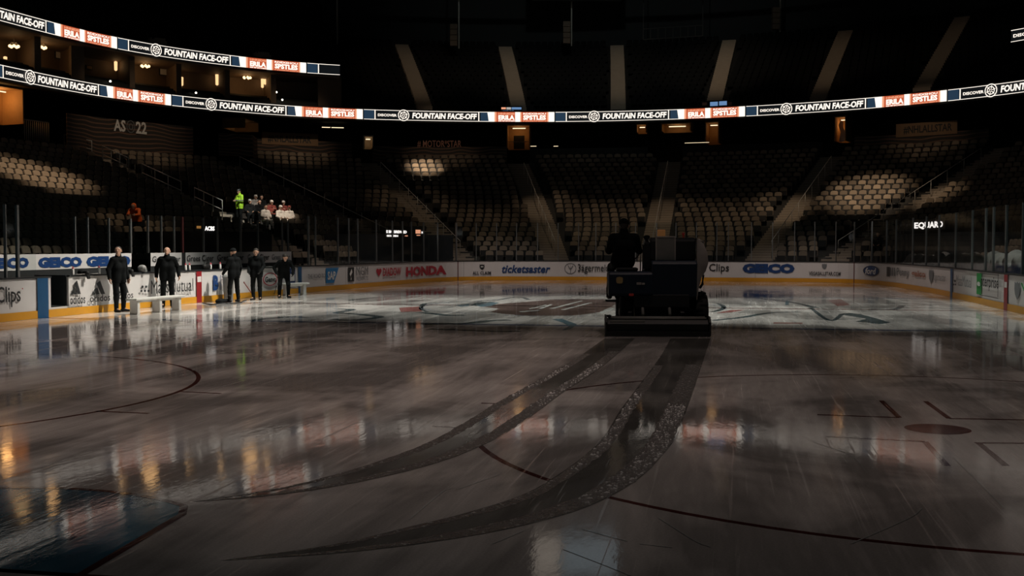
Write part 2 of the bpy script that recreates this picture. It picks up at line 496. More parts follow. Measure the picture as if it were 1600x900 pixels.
for pl in ([(1277,648),(1405,652.5)], [(1405,652.5),(1377,626)], [(1446,627),(1483,654)], [(1483,654),(1640,657)], [(1290,682),(1445,690)],
           [(1445,690),(1480,728)], [(1523,692),(1640,693)], [(1530,693),(1572,728)], [(752,630),(838,632)], [(150,642.5),(232,646)], [(283,612),(345,615)], [(676,666),(712,668)]):
    reds += line_poly([ice(*p) for p in pl], .06)
flat('floor_marking_red_circles', reds, M_red, ZM)
flat('floor_marking_blue_lines', [[(-7.25,12.75),(-7.25,-12.35),(-6.97,-12.35),(-6.97,12.75)], [(8.15,12.0),(8.15,-12.3),(8.43,-12.3),(8.43,12.0)]]
     + line_poly(circ((.9, .2), 4.6), .05), M_blue, ZM)
flat('floor_marking_red_lines', [[(.85,12.5),(.85,-12.3),(1.1,-12.3),(1.1,12.5)], [(24.6,9.7),(24.6,-10.3),(24.66,-10.3),(24.66,9.7)], [(-27.0,12.9),(-27.0,-12.3),(-26.94,-12.3),(-26.94,12.9)]], M_red, ZM)
cc = (-26.95, .3)
arc = [(-25.55, -.92)] + [(cc[0]+1.97*math.cos(a), cc[1]+1.97*math.sin(a)) for a in np.linspace(-.60, .60, 24)] + [(-25.55, 1.52)]
arc = [(-27., -1.05)] + arc + [(-27., 1.6)]
flat('floor_marking_crease', [arc], M_crease, ZM)
flat('floor_marking_crease_line', line_poly(arc, .06), M_creaseline, ZM*2)
def crop(pts, x0, y0, k): return [ice(x0+a/k, y0+b/k) for a, b in pts]
flat('floor_marking_emblem', [crop([(575,245),(700,225),(900,210),(1100,192),(1300,187),(1700,192),(1640,215),(1480,290),(1290,315),(1100,316),(880,313),(740,303),(630,286),(700,262)], 640, 430, 5)], M_maroon, ZM)
st = []
for p in ([(1000,262),(1100,228),(1120,230),(1030,264)], [(1090,262),(1330,200),(1360,200),(1130,262)], [(850,283),(1010,271),(1030,276),(870,290)], [(1180,270),(1400,215),(1430,216),(1210,272)],
          [(930,262),(1060,232),(1075,234),(950,265)], [(1480,290),(1560,262),(1620,250),(1590,270),(1500,300)]):
    st.append(crop(p, 640, 430, 5))
flat('floor_marking_emblem_stripes', st, M_pale, ZM*2)
nav = []
for p, w in (([(95,245),(120,222),(220,214),(500,205),(700,190),(850,170),(930,190)], .16), ([(80,292),(200,302),(300,314),(430,313)], .30), ([(500,238),(560,215),(640,208)], .3),
             ([(95,245),(90,265),(140,285)], .12), ([(0,205),(60,198)], .3), ([(0,385),(300,380),(500,372),(620,356),(780,350)], .35), ([(150,420),(400,428),(700,440),(860,438)], .3)):
    nav += line_poly(smooth_curve(crop(p, 640, 430, 5), 8), w)
for p, w in (([(780,770),(860,775),(790,792),(900,800),(1010,815),(870,832),(760,826)], .30), ([(300,835),(500,815),(640,818)], .25), ([(850,725),(1000,708),(1180,700)], .22)):
    nav += line_poly(smooth_curve(crop(p, 300, 260, 3.4625), 8), w)
for p in ([(740,150),(800,145),(860,155),(985,190),(930,197),(880,190),(820,185),(870,172),(800,160)],):
    nav.append(crop(p, 1060, 440, 2.963))
for p, w in (([(160,100),(190,104),(210,118),(190,132),(155,140)], .15), ([(160,180),(300,165),(420,145),(560,140)], .22), ([(370,78),(520,95),(640,122)], .2), ([(880,128),(1000,128),(1040,110)], .18), ([(610,120),(700,180),(760,150)], .12)):
    nav += line_poly(smooth_curve(crop(p, 1060, 440, 2.963), 8), w)
flat('floor_marking_swirls', nav, M_navy, ZM)
flat('floor_marking_teal', [crop(p, 640, 430, 5) for p in ([(520,235),(630,210),(700,215),(640,240),(560,248)], [(1110,345),(1190,340),(1310,385),(1250,425),(1190,432),(1245,400),(1200,372)], [(360,235),(470,222),(460,240),(400,245)])]
     + [crop([(495,88),(512,88),(512,108),(495,108)], 1060, 440, 2.963)], M_teal, ZM*1.5)
flat('floor_marking_rose', [crop([(1120,765),(1230,758),(1245,785),(1130,788)], 300, 260, 3.4625), crop([(690,85),(755,83),(795,108),(735,113)], 1060, 440, 2.963), crop([(170,147),(240,132),(315,130),(240,143)], 1060, 440, 2.963),
                            crop([(440,189),(575,191),(575,195),(440,194)], 1060, 440, 2.963)], M_rose, ZM)

# wet tracks behind the resurfacer
def band(l, r, name):
    L_ = smooth_curve([ice(*p) for p in l], 10); R_ = smooth_curve([ice(*p) for p in r], 10)
    def rs(Q, n=140):
        d = np.concatenate([[0], np.cumsum(np.hypot(*np.diff(Q, axis=0).T))]); q = np.linspace(0, d[-1], n)
        return np.c_[np.interp(q, d, Q[:,0]), np.interp(q, d, Q[:,1])]
    L_, R_ = rs(L_), rs(R_)
    tp = np.clip((np.linspace(0, 1, len(L_))-.72)/.28, 0, 1)[:,None]**2*.5; L_, R_ = L_+(R_-L_)*tp, R_+(L_-R_)*tp
    def strip(a, b, j=0.):
        n = len(L_); u = np.full(n, a) + j*rng.normal(size=n)*.4; w = np.full(n, b) + j*rng.normal(size=n)*.4
        A = L_+(R_-L_)*u[:,None]; B = L_+(R_-L_)*w[:,None]
        return [[tuple(A[i]), tuple(B[i]), tuple(B[i+1]), tuple(A[i+1])] for i in range(n-1)]
    flat('floor_wet_track_'+name, strip(0, 1), M_wet, .0018)
    return strip
sa = band([(945,529),(900,560),(830,600),(775,630),(740,652),(690,680),(640,700),(560,724),(470,745),(380,760),(290,770)],
          [(992,529),(945,570),(885,610),(845,640),(805,668),(765,692),(700,722),(620,748),(520,772),(420,788),(310,800)], 'outer')
sb = band([(1048,529),(1030,560),(1000,600),(970,640),(945,680),(915,710),(860,745),(800,772),(700,797),(600,815),(480,838),(300,855)],
          [(1110,529),(1100,560),(1087,600),(1073,640),(1055,685),(1035,712),(1000,750),(950,785),(890,812),(800,840),(700,862),(560,882),(390,900)], 'inner')
k0 = 38
flat('floor_slush_outer', sa(.0, .22, .03)[30:] + sa(.70, .98, .03)[25:], M_slush, .003)
flat('floor_slush_inner', sb(.02, .20, .03)[42:] + sb(.66, .98, .03)[40:], M_slush, .003)
mb = MB(); r_ = random.Random(3)
def crumbs(strip, f0, f1, a, b, n):
    Q = strip(a, b); m_ = len(Q)
    for _ in range(n):
        q = Q[int(m_*(f0+(f1-f0)*r_.random()**1.2))]; u, w = r_.random(), r_.random()
        x = [(q[0][d]*(1-u)+q[1][d]*u)*(1-w)+(q[3][d]*(1-u)+q[2][d]*u)*w for d in (0, 1)]
        g = .003+.009*r_.random()**2.5; an = r_.random()*PI; ca, sa_ = math.cos(an), math.sin(an); e = g*(1+1.4*r_.random())
        mb.add([(x[0]+e*ca, x[1]+e*sa_, .003), (x[0]-g*sa_, x[1]+g*ca, .003), (x[0]-e*ca, x[1]-e*sa_, .003), (x[0]+g*sa_, x[1]-g*ca, .003), (x[0]+.3*g, x[1], .004+g*.8)], [(0,1,4),(1,2,4),(2,3,4),(3,0,4)])
crumbs(sb, .54, .84, .68, .97, 430); crumbs(sb, .50, .80, .03, .18, 170); crumbs(sa, .32, .62, .72, .96, 160); crumbs(sa, .34, .60, .03, .2, 110)
tag(mb.build('ice_glints', mat('ice_glints', (.80, .79, .77), .35), fix=True), 'small white crumbs put in as glints along the edges of the curving wet tyre tracks', 'ice glints', kind='stuff')  # white crumbs added in place of wet glints on the tread
scr = []
for p in ([(640,812),(690,770),(705,763)], [(715,765),(780,742)], [(770,850),(820,829)], [(910,827),(980,846)], [(1000,850),(1050,856)], [(1030,810),(1085,845),(1110,855)], [(1270,690),(1330,712),(1355,740)], [(1490,715),(1570,795)], [(1330,850),(1420,810),(1440,795)], [(880,858),(950,885),(985,900)]):
    scr += line_poly(smooth_curve([ice(*q) for q in p], 6), .012)
flat('floor_skate_scratches', scr, M_pale, .0035)

# ------------------------------------------------------------------ dasher boards
s_red_l, s_b1, s_b2, s_door0, s_door1 = BOARD.px(310), BOARD.px(67), BOARD.px(468), BOARD.px(80), BOARD.px(108)
SE = BOARD.S[-1]
bw = MB()
BOARD.wall(bw, .5, s_door0, .0, 1.03, 0, -.12)
BOARD.wall(bw, s_door0, s_door1, .0, .25, 0, -.12)
BOARD.wall(bw, s_door1, SE-.5, .0, 1.03, 0, -.12)
boards = struct(bw.build('wall_dasher_boards', M_board))
kb = MB(); BOARD.strip(kb, .5, SE-.5, 0.004, .205, .03, 0, .25); kb.build('kick_plate', M_kick, boards)
cb = MB(); BOARD.wall(cb, .5, s_door0, 1.03, 1.075, .03, -.16); BOARD.wall(cb, s_door1, SE-.5, 1.03, 1.075, .03, -.16)
cb.build('cap_rail', M_cap, boards)
# painted line bars on the boards
for x0, x1, m in ((57.5,74.5,M_boardblue),(306,314,M_boardred),(465,470.5,M_boardblue),(1486,1489.5,M_boardblue),(1570,1575.5,M_boardred)):
    q = MB(); BOARD.strip(q, BOARD.px(x0), BOARD.px(x1), .004, 1.03, .036, 0, .25); q.build('line_bar', m, boards)
for x in (715, 1335):
    q = MB(); BOARD.strip(q, BOARD.px(x-.7), BOARD.px(x+.7), .004, 1.03, .036, 0, .25); q.build('line_bar', M_redpost, boards)
q = MB(); BOARD.strip(q, BOARD.px(307), BOARD.px(313), .68, .86, .042); BOARD.strip(q, BOARD.px(1571), BOARD.px(1575), .66, .82, .042); q.build('line_bar_emblem', M_inkwhite, boards)
# seams between board panels
q = MB()
for x in (715.5+9, 1100, 1180, 640, 540, 250, 395): 
    s_ = BOARD.px(x); BOARD.strip(q, s_-.008, s_+.008, .2, 1.03, .016)
q.build('panel_seam', M_inkgrey, boards)

def ad(parts, path=BOARD, parent=None, mats=None, off=.03, zref=0.):
    """one advert: list of (kind, x0, x1, y_top, y_bottom, material index, extra) given where it stands"""
    mb = MB(); used = []
    for i, pt in enumerate(parts):
        kind, x0, x1, y0, y1, m = pt[:6]; ex = pt[6:] 
        if m not in used: used.append(m)
        mi = used.index(m)
        s0, s1 = path.px(x0, zref), path.px(x1, zref)
        xm = min(max((x0+x1)/2, 2), 1598)
        z1_, z0_ = path.zat(xm, y0, zref), path.zat(xm, y1, zref)
        o_ = off + .012*i
        if kind == 'T': put_text(path, mb, ex[0], s0, s1, z0_, z1_, o_+.006, mi, ex[1] if len(ex) > 1 else .02, ex[2] if len(ex) > 2 else 0.)
        elif kind == 'R': path.strip(mb, s0, s1, z0_, z1_, o_, mi)
        elif kind == 'P': put_poly(path, mb, ex[0], s0, s1, z0_, z1_, o_, mi)
        elif kind == 'O':
            fill = None
            if len(ex) > 1:
                if ex[1] not in used: used.append(ex[1])
                fill = used.index(ex[1])
            put_ring(path, mb, s0, s1, z0_, z1_, o_, ex[0], mi, fill=fill)
    return mb.build('advert', used, parent or boards, fix=False)
STRIPES = ([(0,.0),(.28,.0),(.40,.12),(.13,.28)], [(.36,.0),(.62,.0),(.36+.0,.62),(.13+.08,.36)], [(.70,.0),(1.,.0),(.64,1.),(.36,.82)])
def stripes(x0, x1, y0, y1): return [('P', x0, x1, y0, y1, M_ink, p) for p in ([(.0,.0),(.25,.0),(.30,.12),(.08,.22)], [(.33,.0),(.60,.0),(.42,.52),(.17,.38)], [(.68,.0),(1.,.0),(.62,1.),(.32,.80)])]
HEART = [(.5,0),(.08,.52),(0,.72),(.08,.92),(.25,1.),(.42,.95),(.5,.8),(.58,.95),(.75,1.),(.92,.92),(1,.72),(.92,.52)]
SHIELD = [(.5,0),(.12,.3),(0,.6),(.05,1),(.3,.9),(.5,1),(.7,.9),(.95,1),(1,.6),(.88,.3)]
ad([('T', -62, 31, 448, 481, M_ink, 'Great Clips', .01), ('R', 33, 34.5, 450, 452, M_inkred)])
ad(stripes(109.5, 124, 438, 460) + [('T', 106, 130, 460.5, 475, M_ink, 'odidos', .015)])
ad(stripes(142, 162, 438.5, 460) + [('T', 137, 169, 460, 471, M_ink, 'odidos', .015)])
ad(stripes(183, 199, 437, 458) + [('T', 176, 205, 456, 467, M_ink, 'odidos', .015)])
dots = [('O', 217+dx, 220.5+dx, 446+dy, 450+dy, M_ink, 1.) for dx, dy in ((3,0),(8,0),(0,6.5),(5,6.5),(10,6.5))]
ad(dots + [('T', 232, 298, 436.5, 457, M_ink, 'MassMutual', .0)])
ad([('T', 332, 340.5, 430, 453.5, M_inkblue, 'B', .05), ('R', 343, 344, 430, 453, M_inkblue), ('T', 346, 353, 432, 442, M_inkbrown, 'Fiat', .01), ('T', 346, 352, 445, 453, M_ink, '10', .01)])
ad([('O', 410, 432.5, 426, 446.5, M_inkred, .13, M_inkwhite), ('T', 412.5, 430, 432, 441, M_ink, 'Gesvo', .04)])
ad([('R', 450, 460.5, 419, 446, M_inkblue), ('R', 452, 459, 428, 439, M_inkwhite), ('T', 453, 458.5, 421, 426, M_inkwhite, 'CL', .02)])
ad([('T', 480, 507, 428, 434.5, M_inkgrey, 'THE ROAD TO', .01)])
ad([('P', 508.5, 528.5, 418.5, 442, M_inklight, [(0,0),(.62,0),(1,1),(0,1)]), ('T', 510.5, 523, 424, 437, M_inkwhite, 'SAP', .03)])
ad([('R', 543, 552.5, 417.5, 440, M_ink), ('P', 545, 550.5, 420, 438, M_inkwhite, [(.3,0),(.55,.1),(.35,.4),(.8,.7),(.6,1),(0,.55),(.4,.3)]), ('T', 555, 573.5, 416.5, 430, M_inkgrey, 'MGM', .0), ('T', 555, 573, 432, 438, M_inkgrey, 'RESORTS', .01)])
ad([('P', 587, 595.5, 419.5, 432, M_inkred, HEART), ('T', 597, 625.5, 418, 431, M_inkred, 'DIADOW', .03)])
ad([('T', 633.5, 697, 415.5, 430.5, M_inkred, 'HONDA', .055)])
ad([('P', 749, 757, 413, 422, M_ink, SHIELD), ('R', 751, 755, 416, 417.5, M_inkwhite), ('T', 738, 767, 424, 429, M_ink, 'ALL CLAIM', .03)])
ad([('T', 784, 860, 414, 426.5, M_inkblue, 'ticketsaster', .025, .25)])
ad([('O', 882, 900.5, 411, 428, M_inkgrey, .10), ('P', 887, 896, 413, 427, M_inkgrey, [(.45,0),(.55,0),(.55,.4),(.95,.8),(.9,.9),(.55,.55),(.5,1),(.45,.55),(.1,.9),(.05,.8),(.45,.4)]), ('T', 903, 966, 412.5, 428, M_ink, '3ägermeister', .01)])
ad([('T', 1066, 1139, 412, 427.5, M_ink, 'Great Clips', .01)])
ad([('T', 1160, 1241.5, 412, 427, M_inkblue, 'GEICO', .075)])
ad([('P', 1284, 1292, 412, 421, M_inkgrey, SHIELD), ('T', 1264, 1314, 424.5, 430.5, M_ink, 'VEGASALLSTAR.COM', .02)])
ad([('O', 1349, 1374, 415, 431.5, M_ink, .08, M_inkblue), ('T', 1353, 1370, 418.5, 428.5, M_inkwhite, 'ford', .03, .2)])
ad([('R', 1386, 1391, 417, 432, M_ink), ('T', 1392, 1400, 418, 431, M_inkgrey, 'III', .03)])
ad([('T', 1402, 1421, 419, 435, M_inkgrey, 'Penny', .01)])
ad([('T', 1425, 1447, 423, 436, M_inkbrown, 'geico', .03)])
ad([('P', 1452, 1459, 421, 443, M_inkgrey, SHIELD), ('T', 1460, 1479, 427, 443, M_inkgrey, 'Jägermeister', .0)])
ad([('O', 1491.5, 1494.5, 437, 441, M_ink, 1.), ('O', 1490.5, 1493, 443, 446, M_ink, 1.), ('O', 1494, 1496, 443, 446, M_ink, 1.), ('T', 1497, 1521, 431, 448, M_inkgrey, 'MassMutual', .0)])
ad([('R', 1527, 1534.5, 427, 460, M_inkgreen), ('T', 1528.5, 1533.5, 440, 447, M_inkwhite, 'e', .05), ('T', 1535, 1563, 432, 455, M_ink, 'nterprise', .015), ('R', 1534, 1564, 428, 429, M_ink), ('R', 1534, 1564, 463, 464, M_ink), ('R', 1563.4, 1564.2, 428, 464, M_ink)])
ad([('P', 1586, 1595, 440, 469, M_inkgrey, SHIELD), ('T', 1597, 1640, 442, 458, M_inkgreen, 'Wynn', .03)])

# player bench behind the left boards
BK = BOARD.off(-2.3)
def bkpx(x): return BK.px(x, 1.4)
bb = MB()
for a, b in ((-60, 205), (235, 283.5), (289.5, 456)):
    BK.wall(bb, bkpx(a), bkpx(b), 0, 1.62, 0, -.1)
BK.wall(bb, bkpx(205), bkpx(235), 0, .5, -.3, -.4); BK.wall(bb, bkpx(283.5), bkpx(289.5), 0, 1.62, -.02, -.1)
bench_wall = struct(bb.build('wall_bench_back', M_dark))
q = MB()
for a, b in ((-60, 205), (235, 283.5), (289.5, 455)): BK.strip(q, bkpx(a), bkpx(b), 1.17, 1.62, .012)
q.build('advert_panel', M_board, bench_wall)
def adb(parts): return ad(parts, BK, bench_wall, None, .02, 1.4)
adb([('T', -24, 44, 402.5, 419.5, M_inkblue, 'GEICO', .075)])
adb([('T', 58.5, 127, 401.5, 418, M_inkblue, 'GEICO', .075)])
adb([('T', 134, 203, 400, 416, M_inkblue, 'GEICO', .075)])
adb([('T', 237, 281, 400, 412, M_ink, 'Gress Cigar', .01)])
adb([('T', 291, 333, 398.5, 411, M_ink, 'Grees Ciger', .01)])
adb([('T', 338.5, 380, 397.5, 410, M_ink, 'Gress Cigar', .01)])
adb([('T', 386, 420, 397, 409, M_ink, 'Grees Ciger', .01)])
adb([('T', 424, 452, 397, 408, M_inkgrey, 'Gress Cigar', .01)])
q = MB(); BOARD.wall(q, s_b1-3, s_b2+1, 0, .12, -.14, -2.25); struct(q.build('floor_bench', M_rubber))
q = MB(); BOARD.wall(q, s_door1+.4, s_b2-.5, .40, .46, -1.3, -1.7)
for k in np.arange(s_door1+.6, s_b2-.6, 1.6):
    BOARD.wall(q, k, k+.08, .12, .40, -1.35, -1.65)
tag(q.build('players_bench', M_black2), 'long dark seat plank of the team box behind the boards', 'bench')
# open gate leaf in the gap of the boards
q = MB(); gp = BOARD.at(s_door1, -.06); gn = -BOARD.at(s_door1, 1)+BOARD.at(s_door1, 0); gn = gn/np.hypot(*gn)
gate = empty('bench_gate', (gp[0], gp[1], 0)); tag(gate, 'open player gate in the boards beside the wide blue bar', 'gate')
q.bar((0, 0, .66), (gn[0]*.95, gn[1]*.95, .66), .06, .78); q.build('gate_leaf', M_navywall, gate)
q = MB(); q.bar((0, 0, 1.06), (gn[0]*.95, gn[1]*.95, 1.06), .10, .04); q.build('cap_rail', M_cap, gate)
q = MB(); q.box((gn[0]*.85, gn[1]*.85, .8), (.06, .08, .12)); q.build('latch', M_steel, gate, bevel=.01)

# ------------------------------------------------------------------ lower stand
AISLES = []   # (theta at first row, theta at last row)
def aisle(p0, p1):
    (i0, t0), (i1, t1) = row_hit(*p0), row_hit(*p1)
    k = (t1-t0)/max(1, i1-i0)
    a = (t0-k*i0, t0+k*(NR-i0)); AISLES.append(a); return a
A_far_l = aisle((655,335), (578,245))
A_mid_l = aisle((862,385), (812,250))
A_mid_r = aisle((1024,375), (1046,250))
A_far_r = aisle((1207,375), (1296,250))
A_cor_r = aisle((1425,325), (1520,268))
A_bench = aisle((352,338), (128,218))
A_cor_l = aisle((428,290), (335,232))
def ai_theta(a, i): return a[0]+(a[1]-a[0])*i/NR
def row_top(t): return np.where(np.asarray(t) > 36, NR-2, NR)

st = MB(); nth = len(THS)
for i in range(NR):
    a, b = ROWS[i].P, ROWS[i+1].P; z = ZR[i]; zn = ZR[i+1] if i+1 < NR else ZR[i]+.1
    vs = [(*p, z) for p in a] + [(*p, z) for p in b] + [(*p, zn) for p in b]
    st.add(vs, [(k, k+1, nth+k+1, nth+k) for k in range(nth-1)] + [(nth+k, nth+k+1, 2*nth+k+1, 2*nth+k) for k in range(nth-1)])
vs = [(*p, 0.) for p in ROWS[0].P] + [(*p, ZR[0]) for p in ROWS[0].P]
st.add(vs, [(k, k+1, nth+k+1, nth+k) for k in range(nth-1)])
stand = struct(st.build('floor_lower_stand', M_conc, fix=False))
q = MB(); a, b = BOARD.off(-.12).P, ROWS[0]
b = np.array([b.P[np.argmin(np.hypot(*(b.P-p).T))] for p in a])
q.add([(*p, .10) for p in a]+[(*p, .10) for p in b], [(k, k+1, len(a)+k+1, len(a)+k) for k in range(len(a)-1)])
struct(q.build('floor_rink_surround', M_dark, fix=False))

def stairs(a, name, label, w=1.5, rows=(0, NR), half=True):
    mb = MB(); ed = MB()
    for i in range(rows[0], rows[1]):
        for h in range(2):
            r0f, r1f = i+h*.5, i+h*.5+.5
            z = ZR[i] + (h*rise[i]*.5) + .03
            t = ai_theta(a, i+h*.5+.25)
            ra, rb = float(r_row(t, r0f)), float(r_row(t, r1f))
            p, p2 = np.array(P3(t, ra, 0)), np.array(P3(t, rb, 0))
            tg = np.array(P3(t+.6, float(r_row(t+.6, r0f)), 0))[:2]-np.array(P3(t-.6, float(r_row(t-.6, r0f)), 0))[:2]; tg /= np.hypot(*tg)
            d = np.array([tg[1], -tg[0]]); L_ = abs(float((p2-p)[:2] @ d)); d = d if (p2-p)[:2] @ d > 0 else -d
            c = p[:2]+d*L_/2
            ang = math.atan2(d[1], d[0])
            mb.box((c[0], c[1], z-.09), (L_+.02, w, .18), 0, ang)
            e = p[:2]+d*.03
            ed.box((e[0], e[1], z+.004), (.06, w-.02, .012), 0, ang)
    o = struct(mb.build(name, M_step)); ed.build('step_nosing', M_edge, o)
    return o
for a, nm in ((A_far_l, 'far_left'), (A_mid_l, 'centre_left'), (A_mid_r, 'centre_right'), (A_far_r, 'far_right'), (A_cor_r, 'right'), (A_bench, 'left'), (A_cor_l, 'left_corner')):
    stairs(a, 'floor_aisle_'+nm, '', rows=(0, int(row_top(a[1]))))

def aisle_pt(a, i, dz=0., side=0.):
    t = ai_theta(a, i); r = float(r_row(t, i)); p = P3(t, r, 0)
    t2 = ai_theta(a, i+1); p2 = P3(t2, float(r_row(t2, i+1)), 0)
    d = np.array([p2[0]-p[0], p2[1]-p[1]]); d /= np.hypot(*d)
    z = float(np.interp(i, range(NR), ZR))
    return (p[0]-d[1]*side, p[1]+d[0]*side, z+dz)
def handrail(a, i0, i1, label, side=0., n=3, hgt=.95, r=.022, group=None, mid=True):
    o = empty('handrail', aisle_pt(a, (i0+i1)/2, 0, side)); tag(o, label, 'handrail', group)
    base = np.array(o.location)
    L = lambda i, z: tuple(np.array(aisle_pt(a, i, z, side))-base)
    q = MB(); q.tube([L(i0, .05), L(i0, hgt), L(i1, hgt), L(i1, .05)], r, 8); q.build('top_rail', M_rail, o, True)
    if mid:
        q = MB(); q.tube([L(i0, hgt*.52), L(i1, hgt*.52)], r*.8, 6); q.build('mid_rail', M_rail, o, True)
    for k in range(1, n):
        i = i0+(i1-i0)*k/n; q = MB(); q.tube([L(i, .05), L(i, hgt)], r*.9, 6); q.build('baluster', M_rail, o, True)
    return o
def row_at(a, x):
    """row number where the aisle passes picture column x"""
    ii = np.linspace(0, NR, 200); X = [float(proj(aisle_pt(a, min(i, NR-.01)))[0][0]) for i in ii]
    k = np.argsort(X); return float(np.interp(x, np.array(X)[k], ii[k]))
for (x0, x1), w in zip(((105,156),(173,214),(235,297),(318,362)), ('topmost, below the AS 22 banner', 'second from the top', 'third from the top', 'lowest, beside the yellow-green jacket')):
    i0, i1 = sorted((row_at(A_bench, x0), row_at(A_bench, x1)))
    handrail(A_bench, i0, i1, 'grey stepped handrail in the left stand, ' + w, 0.55, 3, 1.0, .028)
for a, lab in ((A_far_l, 'leftmost of the aisles behind the end boards'), (A_mid_l, 'aisle left of the driver, behind the end boards'), (A_mid_r, 'aisle rising behind the ice machine'), (A_far_r, 'aisle right of the machine, beside the lit seats'), (A_cor_r, 'small lit aisle at the right corner'), (A_cor_l, 'dark aisle above the left corner')):
    handrail(a, 2, NR-3, 'thin centre handrail on the ' + lab, 0. if a not in (A_far_r,) else -.6, 9, .9, .016, mid=False)

# ------------------------------------------------------------------ seats
def seat_geo(fine=True):
    """tip-up seat, local x = outwards (behind), y = along the row"""
    mb = MB()
    n = 9 if fine else 5
    out = [(-.215, 0.), (.215, 0.)]
    for k in range(n): 
        a = PI*k/(n-1); out.append((.175*math.cos(a)+(.04 if a < PI/2 else -.04)*(abs(math.cos(a)) > .01), .42+.10*math.sin(a)))
    def slab(poly, xb0, xb1, z0, th, lean, mi):
        N_ = len(poly)
        f_ = [(xb0+lean*b, a, z0+b) for a, b in poly]
        if fine: fr = [(xb0+lean*b-.03, a*.88, z0+.03+b*.90) for a, b in poly]
        bk = [(xb0+th+lean*b, a, z0+b) for a, b in poly]
        if fine:
            mb.add(fr+f_+bk, [tuple(range(N_-1, -1, -1)), tuple(range(2*N_, 3*N_))] + [(i, (i+1) % N_, N_+(i+1) % N_, N_+i) for i in range(N_)] + [(N_+i, N_+(i+1) % N_, 2*N_+(i+1) % N_, 2*N_+i) for i in range(N_)], mi)
        else:
            mb.add(f_+bk, [tuple(range(N_-1, -1, -1)), tuple(range(N_, 2*N_))] + [(i, (i+1) % N_, N_+(i+1) % N_, N_+i) for i in range(N_)], mi)
    slab(out, .20, .3, .38, .07, .20, 0)
    mb.add(*box_vf((.15, 0, .50), (.11, .40, .28)), 1)
    if fine:
        for s in (-1, 1):
            mb.add(*box_vf((.22, s*.225, .33), (.06, .03, .62)), 1)
            mb.add(*box_vf((.12, s*.228, .62), (.26, .04, .035)), 1)
            mb.add(*box_vf((.22, s*.225, .015), (.16, .05, .03)), 1)
    else:
        mb.add(*box_vf((.22, .225, .31), (.05, .03, .62)), 1)
    return mb
def box_vf(c, d):
    b = MB(); b.box(c, d); return b.v, b.f
SG, SGL = seat_geo(True), seat_geo(False)
seats = []      # (x, y, z, angle, row, theta, upper?)
PITCH = .55
for i in range(NR):
    P = ring(lambda t: r_row(t, i+.42)); th = THS
    S0 = np.arange(.2, P.S[-1], PITCH)
    pos = P.at(S0); nn = P.at(S0, 1.)-pos
    tt = np.degrees(np.arctan2(pos[:,1], pos[:,0]))
    X, Y, D = proj(np.c_[pos, np.full(len(pos), ZR[i]+.8)])
    for k in range(len(S0)):
        if D[k] < 6 or not -160 < X[k] < 1760: continue
        if i >= row_top(tt[k]): continue
        r = math.hypot(*pos[k])
        if any(abs((tt[k]-ai_theta(a, i+.42))*PI/180*r) < 1.02 for a in AISLES): continue
        seats.append((pos[k][0], pos[k][1], ZR[i], math.atan2(-nn[k][1], -nn[k][0]), i, tt[k], X[k], Y[k], D[k]))

# tunnels under the corner stands (dark boxes that carry small displays)
TUN = []
def tunnel(x0, x1, i1, name):
    t0, t1 = th_px(lambda q: r_row(q, 0), x0, 1.5), th_px(lambda q: r_row(q, 0), x1, 1.5)
    TUN.append((min(t0, t1), max(t0, t1), i1))
    P = ring(lambda t: r_row(t, 0)-.25); 
    mb = MB(); s0, s1 = P.px(x0, 1.5), P.px(x1, 1.5)
    depth = float(r_row((t0+t1)/2, i1)-r_row((t0+t1)/2, 0))
    P.wall(mb, s0, s1, .1, 2.45, 0, -depth)
    struct(mb.build('wall_'+name, M_navywall)); return P
TL = tunnel(590, 708, 5, 'tunnel_left')
TR = tunnel(1398, 1500, 5, 'tunnel_right')
TB = tunnel(296, 425, 3, 'tunnel_bench')
seats = [s for s in seats if not any(a-2. < s[5] < b+2. and s[4] <= i1 for a, b, i1 in TUN)]
def sign(P, nm, label, parts, z=1.5, cat='sign'):
    o = ad(parts, P, None, None, .05, z); o.name = nm; o.parent = None
    tag(o, label, cat); return o
def bars(x0, x1, y0, y1, m, n, seed):
    r = random.Random(seed); w = (x1-x0)/n
    return [('R', x0+w*i, x0+w*(i+.62+.3*r.random()), y0+r.random()*1.2, y1-r.random()*1.2, m) for i in range(n)]
sign(TL, 'led_sign', 'small white two-line electronic sign behind the left corner glass', [('R', 600, 636, 358, 372, M_dark), ('T', 602, 634, 360, 364.5, E_sign, 'E BIG BREWED', .06), ('T', 602, 620, 367, 370, E_sign, 'GOLDEN', .07), ('T', 630, 635, 367.5, 369.5, E_orange, 'AB', .05)])
sign(TL, 'led_sign', 'small orange and white electronic sign beside the white two-line one', [('R', 645, 662, 357, 370, M_dark), ('R', 648, 656, 359, 365, E_orange), ('T', 657, 661, 361.5, 365, E_sign, 'HE', .06), ('R', 649, 655, 367, 368.3, E_orange)])
sign(TR, 'led_sign', 'bright white lettered sign in the dark behind the right corner glass', [('R', 1404, 1478, 343, 360, M_dark), ('T', 1430, 1475, 346.5, 358, E_sign, 'EQUARD', .04), ('T', 1408, 1425, 350, 354, M_inkgrey, 'FF', .02)])
sign(TB, 'led_sign', 'small white lettered sign below the lowest grey handrail', [('T', 319, 334.5, 353.5, 360.5, E_sign, 'ACBS', .05), ('R', 306, 313, 353, 357, E_dim)])

